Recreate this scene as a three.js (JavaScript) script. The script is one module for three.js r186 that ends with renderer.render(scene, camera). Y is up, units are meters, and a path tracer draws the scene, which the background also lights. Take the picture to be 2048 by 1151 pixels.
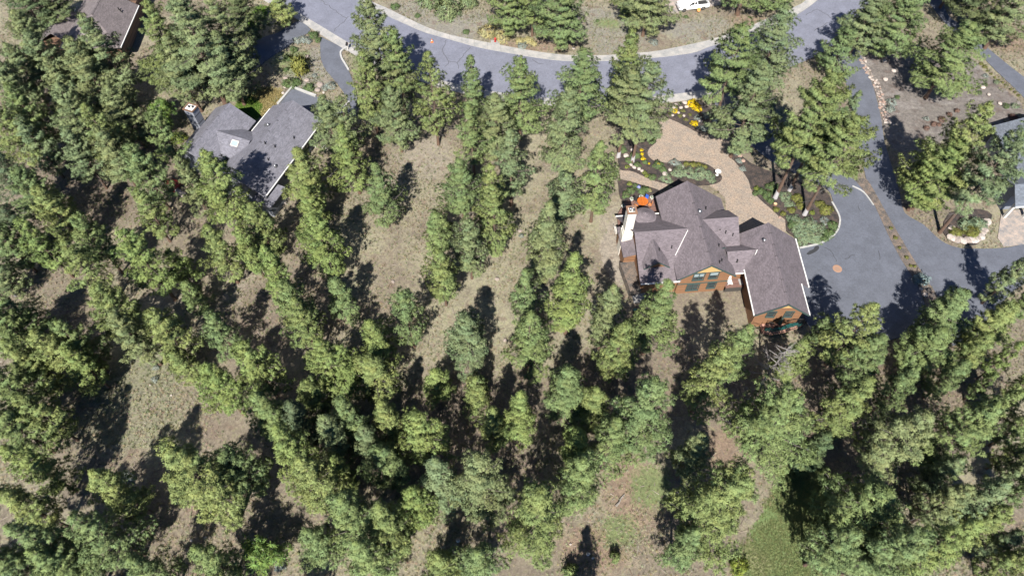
import * as THREE from 'three';
import { Sky } from 'three/addons/objects/Sky.js';
import { mergeGeometries } from 'three/addons/utils/BufferGeometryUtils.js';

// ---------------------------------------------------------------- camera, sky, sun, exposure
const scene = new THREE.Scene();
const camera = new THREE.PerspectiveCamera(44.69, 1024 / 575, 1, 6000);
camera.position.set(0, 75, 0);
camera.rotation.set(-57 * Math.PI / 180, 0, 0);
const renderer = new THREE.WebGLRenderer({ antialias: true });
renderer.toneMapping = THREE.LinearToneMapping;
renderer.toneMappingExposure = 2.1;
renderer.shadowMap.enabled = true;
renderer.shadowMap.type = THREE.PCFSoftShadowMap;

const SUN_EL = 46.5 * Math.PI / 180, SUN_AZ = 9 * Math.PI / 180;      // behind the camera, a little to the left
const sunDir = new THREE.Vector3(-Math.sin(SUN_AZ) * Math.cos(SUN_EL), Math.sin(SUN_EL), Math.cos(SUN_AZ) * Math.cos(SUN_EL));
const sky = new Sky();
sky.name = 'sky'; sky.userData.kind = 'structure';
sky.scale.setScalar(5000);
sky.material.uniforms.turbidity.value = 1.3;
sky.material.uniforms.rayleigh.value = 0.75;
sky.material.uniforms.mieCoefficient.value = 0.004;
sky.material.uniforms.sunPosition.value.copy(sunDir);
scene.add(sky);
scene.environmentIntensity = 0.1;
const sun = new THREE.DirectionalLight(0xfff8ee, 5);
sun.name = 'sun';
sun.position.copy(sunDir).multiplyScalar(220).add(new THREE.Vector3(0, 0, -55));
sun.target.position.set(0, 0, -55);
sun.castShadow = true;
sun.shadow.mapSize.set(8192, 8192);
sun.shadow.radius = 1;
Object.assign(sun.shadow.camera, { left: -110, right: 110, top: 90, bottom: -90, near: 20, far: 420 });
scene.add(sun, sun.target);

// ---------------------------------------------------------------- helpers
function rng(seed) { let s = seed >>> 0; return () => { s = (s + 0x6d2b79f5) | 0; let t = Math.imul(s ^ (s >>> 15), 1 | s); t = (t + Math.imul(t ^ (t >>> 7), 61 | t)) ^ t; return ((t ^ (t >>> 14)) >>> 0) / 4294967296; }; }
const V = (x, y, z) => new THREE.Vector3(x, y, z);
const clamp = (x, a = 0, b = 1) => Math.min(b, Math.max(a, x));
const sstep = (a, b, x) => { const t = clamp((x - a) / (b - a)); return t * t * (3 - 2 * t); };
const lerp = (a, b, t) => a + (b - a) * t;
const PERM = (() => { const r = rng(77), p = [...Array(256).keys()]; for (let i = 255; i > 0; i--) { const j = Math.floor(r() * (i + 1)); [p[i], p[j]] = [p[j], p[i]]; } return Uint8Array.from([...p, ...p]); })();
const hash2 = (x, y) => PERM[PERM[x & 255] + (y & 255)] / 255;
function vnoise(x, y) {
  const ix = Math.floor(x), iy = Math.floor(y), fx = x - ix, fy = y - iy, u = fx * fx * (3 - 2 * fx), v = fy * fy * (3 - 2 * fy);
  const a = hash2(ix, iy), b = hash2(ix + 1, iy), c = hash2(ix, iy + 1), d = hash2(ix + 1, iy + 1);
  return a + (b - a) * u + (c - a) * v + (a - b - c + d) * u * v;
}
const fbm = (x, y, o = 4) => { let s = 0, a = 0.5, n = 0; for (let i = 0; i < o; i++) { s += a * vnoise(x, y); n += a; a *= 0.5; x = x * 2.03 + 17.1; y = y * 2.03 + 9.7; } return s / n; };
function inside(poly, x, z) { let c = false; for (let i = 0, j = poly.length - 1; i < poly.length; j = i++) { const [xi, zi] = poly[i], [xj, zj] = poly[j]; if ((zi > z) !== (zj > z) && x < (xj - xi) * (z - zi) / (zj - zi) + xi) c = !c; } return c; }

const taken = {};
function numbered(n) { if (taken[n] === undefined) { taken[n] = 0; return n; } taken[n]++; return n + '_' + String(taken[n]).padStart(3, '0'); }
function shade(o) { o.traverse((m) => { if (m.isMesh) { m.castShadow = true; m.receiveShadow = true; } }); return o; }
function thing(name, label, category, x = 0, y = 0, z = 0, group) {
  const o = new THREE.Group(); o.name = numbered(name); o.position.set(x, y, z); o.userData = { label, category };
  if (group) o.userData.group = group; scene.add(o); return o;
}
function part(parent, name, geo, mat, label) { const m = new THREE.Mesh(geo, mat); m.name = name; if (label) m.userData.label = label; m.castShadow = m.receiveShadow = true; parent.add(m); return m; }
function solo(name, geo, mat, label, category, group) { const m = new THREE.Mesh(geo, mat); m.name = numbered(name); m.userData = { label, category }; if (group) m.userData.group = group; m.castShadow = m.receiveShadow = true; scene.add(m); return m; }
function struct(name, geo, mat) { const m = new THREE.Mesh(geo, mat); m.name = numbered(name); m.userData = { kind: 'structure' }; m.castShadow = m.receiveShadow = true; scene.add(m); return m; }
const bx = (w, h, d, x = 0, y = 0, z = 0, ry = 0, rx = 0, rz = 0) => { const g = new THREE.BoxGeometry(w, h, d); g.applyMatrix4(new THREE.Matrix4().makeRotationFromEuler(new THREE.Euler(rx, ry, rz)).setPosition(x, y, z)); return g; };
const cy = (r0, r1, h, x = 0, y = 0, z = 0, n = 14) => { const g = new THREE.CylinderGeometry(r1, r0, h, n); g.translate(x, y, z); return g; };
const merge = (a) => mergeGeometries(a.map((g) => { const q = g.index ? g.toNonIndexed() : g; for (const k of Object.keys(q.attributes)) if (!['position', 'normal', 'uv'].includes(k)) q.deleteAttribute(k); return q; }));
function bar(a, b, r, n = 5) { const d = b.clone().sub(a), g = new THREE.CylinderGeometry(r, r, d.length(), n); g.applyQuaternion(new THREE.Quaternion().setFromUnitVectors(V(0, 1, 0), d.normalize())); g.translate((a.x + b.x) / 2, (a.y + b.y) / 2, (a.z + b.z) / 2); return g; }
// slab with a plan outline [x,z] in metres, top at y, thickness t; uv in metres
function slab(poly, y, t = 0.25, holes = []) {
  const sh = new THREE.Shape(poly.map(([x, z]) => new THREE.Vector2(x, -z)));
  for (const h of holes) sh.holes.push(new THREE.Path(h.map(([x, z]) => new THREE.Vector2(x, -z))));
  const g = new THREE.ExtrudeGeometry(sh, { depth: t, bevelEnabled: false });
  g.rotateX(-Math.PI / 2); g.translate(0, y - t, 0); return g;
}
function ribbon(pts, w, y, h = 0.03) {                        // low strip that follows a line
  const g = [];
  for (let i = 0; i < pts.length - 1; i++) {
    const [x0, z0] = pts[i], [x1, z1] = pts[i + 1], L = Math.hypot(x1 - x0, z1 - z0);
    g.push(bx(L + w * 0.45, h, w, (x0 + x1) / 2, y + h / 2 - (i % 2) * 0.0015, (z0 + z1) / 2, Math.atan2(-(z1 - z0), x1 - x0)));
  }
  return merge(g);
}
function strip(pts, w, y, h) {                               // continuous kerb of even width
  const L = [], R = [];
  pts.forEach((p, i) => { const a = pts[Math.max(0, i - 1)], b = pts[Math.min(pts.length - 1, i + 1)], dx = b[0] - a[0], dz = b[1] - a[1], l = Math.hypot(dx, dz) || 1; L.push([p[0] - dz / l * w / 2, p[1] + dx / l * w / 2]); R.push([p[0] + dz / l * w / 2, p[1] - dx / l * w / 2]); });
  return slab([...L, ...R.reverse()], y, h);
}

// ---------------------------------------------------------------- textures and materials
function tex(w, h, fn, rx = 1, ry = rx, srgb = true) {
  const d = new Uint8Array(w * h * 4);
  for (let y = 0; y < h; y++) for (let x = 0; x < w; x++) { const c = fn(x, y), i = (y * w + x) * 4; d[i] = clamp(c[0], 0, 255); d[i + 1] = clamp(c[1], 0, 255); d[i + 2] = clamp(c[2], 0, 255); d[i + 3] = 255; }
  const t = new THREE.DataTexture(d, w, h, THREE.RGBAFormat); t.magFilter = t.minFilter = THREE.LinearFilter; t.wrapS = t.wrapT = THREE.RepeatWrapping; t.repeat.set(rx, ry);
  if (srgb) t.colorSpace = THREE.SRGBColorSpace; t.needsUpdate = true; return t;
}
const tnoise = (x, y, n, k) => { // tileable value noise, k cells over n pixels
  const fx0 = x / n * k, fy0 = y / n * k, ix = Math.floor(fx0), iy = Math.floor(fy0), fx = fx0 - ix, fy = fy0 - iy, u = fx * fx * (3 - 2 * fx), v = fy * fy * (3 - 2 * fy);
  const H = (a, b) => hash2(((a % k) + k) % k, ((b % k) + k) % k + 91 * k), a = H(ix, iy), b = H(ix + 1, iy), c = H(ix, iy + 1), d = H(ix + 1, iy + 1);
  return a + (b - a) * u + (c - a) * v + (a - b - c + d) * u * v;
};
const mat = (color, rough = 0.9, extra = {}) => new THREE.MeshStandardMaterial({ color: new THREE.Color().setRGB(...color), roughness: rough, ...extra });
const grainBump = tex(256, 256, (x, y) => { const v = 255 * (0.5 * tnoise(x, y, 256, 64) + 0.3 * tnoise(x, y, 256, 128) + 0.2 * tnoise(x, y, 256, 16)); return [v, v, v]; }, 0.5, 0.5, false);
function speckle(base, amp, coarse, scale, seedk = 0, warm = 0) {
  return tex(512, 512, (x, y) => {
    const a = hash2(x * 7 + seedk, y * 13 + (x >> 5)) - 0.5, b = tnoise(x + seedk, y, 512, 128) - 0.5, c = tnoise(x, y + seedk, 512, 12) - 0.5, e = tnoise(x + 3 * seedk, y, 512, 40) - 0.5;
    const k = 1 + amp * (0.5 * a + 0.9 * b) + coarse * (c + 0.6 * e), w = warm * (e + c);
    return [base[0] * (k + w), base[1] * k, base[2] * (k - w)];
  }, 1 / scale);
}
const M = {};
M.asphalt = mat([1, 1, 1], 0.95, { map: speckle([106, 109, 122], 0.14, 0.08, 14, 3), bumpMap: grainBump, bumpScale: 0.006 });
M.asphaltNew = mat([1, 1, 1], 0.92, { map: speckle([85, 89, 99], 0.14, 0.1, 13, 11), bumpMap: grainBump, bumpScale: 0.006 });
M.concrete = mat([1, 1, 1], 0.92, { map: speckle([147, 146, 144], 0.12, 0.14, 9, 5, 0.02), bumpMap: grainBump, bumpScale: 0.004 });
M.kerb = mat([1, 1, 1], 0.9, { map: speckle([160, 160, 158], 0.1, 0.1, 5, 8) });
M.crack = mat([0.06, 0.061, 0.067], 0.85);
M.stain = mat([0.028, 0.03, 0.034], 0.7);
M.mulch = mat([1, 1, 1], 1, { map: speckle([138, 126, 114], 0.4, 0.07, 9, 21, 0.03), bumpMap: grainBump, bumpScale: 0.04 });
M.bed = mat([1, 1, 1], 1, { map: speckle([62, 55, 52], 0.7, 0.45, 5, 33, 0.08), bumpMap: grainBump, bumpScale: 0.06 });
M.median = mat([1, 1, 1], 1, { map: speckle([96, 88, 82], 0.5, 0.3, 6, 41, 0.07), bumpMap: grainBump, bumpScale: 0.05 });
M.paver = mat([1, 1, 1], 0.95, { map: speckle([141, 133, 127], 0.22, 0.2, 5, 51, 0.06), bumpMap: grainBump, bumpScale: 0.02 });
M.deck = mat([1, 1, 1], 0.85, { map: tex(256, 256, (x, y) => { const b = Math.floor(y / 16), g = (hash2(b, 5) - 0.5) * 0.22 + (tnoise(x, y * 9, 256, 32) - 0.5) * 0.2, gap = y % 16 < 1 ? 0.45 : 1; return [106 * (1 + g) * gap, 80 * (1 + g) * gap, 72 * (1 + g) * gap]; }, 0.45) });
M.planks = mat([1, 1, 1], 0.85, { map: tex(256, 256, (x, y) => { const b = Math.floor(x / 32), g = (hash2(b, 9) - 0.5) * 0.2 + (tnoise(x * 9, y, 256, 32) - 0.5) * 0.15, gap = x % 32 < 2 ? 0.4 : 1; return [176 * (1 + g) * gap, 136 * (1 + g) * gap, 120 * (1 + g) * gap]; }, 0.45) });
function shingle(base, seedk) {   // courses 0.14 m, tabs about 0.3 m, drawn over 4 x 4 m
  return tex(1024, 1024, (x, y) => {
    const row = Math.floor(y / 36.57), off = hash2(row, seedk) * 77, tab = Math.floor((x + off) / 77), f = (y / 36.57) % 1;
    const k = 1 + (hash2(tab + 31 * row, seedk + 3) - 0.5) * 0.17 + (hash2(x + row * 3, y * 5 + seedk) - 0.5) * 0.18 + (tnoise(x, y, 1024, 6) - 0.5) * 0.1 + (tnoise(x + seedk, y, 1024, 60) - 0.5) * 0.1, e = f < 0.09 ? 0.72 : 1;
    return [base[0] * k * e, base[1] * k * e, base[2] * k * e];
  }, 0.25);
}
M.roofBrown = mat([1, 1, 1], 0.95, { map: shingle([100, 93, 98], 2), bumpMap: grainBump, bumpScale: 0.008 });
M.roofGrey = mat([1, 1, 1], 0.95, { map: shingle([104, 104, 113], 7), bumpMap: grainBump, bumpScale: 0.008 });
M.roofFar = mat([1, 1, 1], 0.95, { map: shingle([104, 97, 98], 12), bumpMap: grainBump, bumpScale: 0.008 });
M.roofBlue = mat([1, 1, 1], 0.95, { map: shingle([94, 100, 109], 17), bumpMap: grainBump, bumpScale: 0.008 });
function siding(base) { return tex(64, 256, (x, y) => { const f = (y / 32) % 1, k = (f < 0.1 ? 0.6 : 1) * (1 + (hash2(Math.floor(y / 32), 4) - 0.5) * 0.1 + (tnoise(x, y, 64, 16) - 0.5) * 0.12); return [base[0] * k, base[1] * k, base[2] * k]; }, 0.6, 0.6); }
M.wallOrange = mat([1, 1, 1], 0.85, { map: siding([126, 92, 66]) });
M.wallTan = mat([1, 1, 1], 0.85, { map: siding([186, 153, 102]) });
M.wallGrey = mat([1, 1, 1], 0.85, { map: siding([116, 120, 129]) });
M.wallBrown = mat([1, 1, 1], 0.85, { map: siding([109, 84, 67]) });
M.trimGreen = mat([0.041, 0.069, 0.065], 0.6);
M.fascia = mat([0.049, 0.045, 0.041], 0.7);
M.white = mat([0.632, 0.632, 0.616], 0.5);
M.offWhite = mat([0.486, 0.47, 0.437], 0.8);
M.stone = mat([1, 1, 1], 0.9, { map: speckle([205, 201, 192], 0.2, 0.16, 3, 61, 0.02), bumpMap: grainBump, bumpScale: 0.04 });
M.rock = mat([1, 1, 1], 0.95, { map: speckle([132, 123, 117], 0.3, 0.3, 2, 71, 0.06), bumpMap: grainBump, bumpScale: 0.03 });
M.rockPale = mat([1, 1, 1], 0.95, { map: speckle([160, 152, 146], 0.25, 0.2, 2, 75, 0.05), bumpMap: grainBump, bumpScale: 0.03 });
M.rockRed = mat([1, 1, 1], 0.95, { map: speckle([138, 118, 108], 0.3, 0.3, 2, 79, 0.06), bumpMap: grainBump, bumpScale: 0.03 });
M.glass = new THREE.MeshPhysicalMaterial({ color: new THREE.Color().setRGB(0.035, 0.045, 0.05), roughness: 0.04, ior: 1.7 });
M.glassPale = new THREE.MeshPhysicalMaterial({ color: new THREE.Color().setRGB(0.26, 0.32, 0.34), roughness: 0.05, ior: 1.7 });   // pale blue-grey pane colour
M.metal = mat([0.365, 0.373, 0.389], 0.35, { metalness: 0.9 });
M.darkMetal = mat([0.024, 0.024, 0.024], 0.5, { metalness: 0.3 });
M.black = mat([0.016, 0.016, 0.018], 0.7);
M.rubber = mat([0.02, 0.02, 0.022], 0.85);
M.terra = mat([0.421, 0.162, 0.057], 0.8);
M.orangeWood = mat([1, 1, 1], 0.5, { map: tex(128, 128, (x, y) => { const b = Math.floor(y / 12), k = (y % 12 < 1 ? 0.6 : 1) * (1 + (hash2(b, 3) - 0.5) * 0.18 + (tnoise(x, y * 6, 128, 16) - 0.5) * 0.2); return [180 * k, 98 * k, 36 * k]; }, 1) });
M.red = mat([0.34, 0.024, 0.02], 0.45);
M.redWood = mat([0.243, 0.028, 0.028], 0.6);
M.blue = mat([0.032, 0.097, 0.405], 0.6);
M.teal = mat([0.016, 0.105, 0.097], 0.5);
M.carWhite = new THREE.MeshPhysicalMaterial({ color: new THREE.Color().setRGB(0.78, 0.78, 0.78), roughness: 0.3, clearcoat: 1, clearcoatRoughness: 0.08 });
M.carGlass = mat([0.016, 0.02, 0.024], 0.05);
M.bark = mat([0.81, 0.81, 0.81], 0.95, { vertexColors: true, bumpMap: grainBump, bumpScale: 0.05 });
M.whitewash = mat([0.36, 0.35, 0.36], 0.9);
const leafMat = (c) => new THREE.MeshPhysicalMaterial({ color: new THREE.Color().setRGB(...c), roughness: 0.85, specularIntensity: 0.3, vertexColors: true, side: THREE.DoubleSide });
M.needle = [   // mid green, yellow green, grey green, dark green; three shades of each
  [[0.16, 0.212, 0.084], [0.172, 0.215, 0.08], [0.148, 0.202, 0.086]], [[0.184, 0.237, 0.082], [0.194, 0.234, 0.086], [0.174, 0.232, 0.078]],
  [[0.164, 0.207, 0.1], [0.157, 0.205, 0.104], [0.173, 0.207, 0.096]], [[0.1, 0.142, 0.068], [0.112, 0.142, 0.066], [0.1, 0.134, 0.074]]].map((t) => t.map(leafMat));
M.leafBright = leafMat([0.13, 0.205, 0.055]);
M.leafSage = leafMat([0.25, 0.29, 0.26]);
M.leafGreen = leafMat([0.1, 0.15, 0.06]);
M.leafSoft = leafMat([0.19, 0.25, 0.15]);
M.leafLime = leafMat([0.2, 0.25, 0.05]);
M.leafOlive = leafMat([0.17, 0.18, 0.05]);
M.leafCream = leafMat([0.36, 0.33, 0.16]);
M.leafRust = leafMat([0.19, 0.12, 0.095]);
M.flowerYellow = leafMat([0.75, 0.55, 0.01]);
M.leafBlue = leafMat([0.19, 0.26, 0.265]);
M.leafPurple = leafMat([0.11, 0.05, 0.05]);

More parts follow.
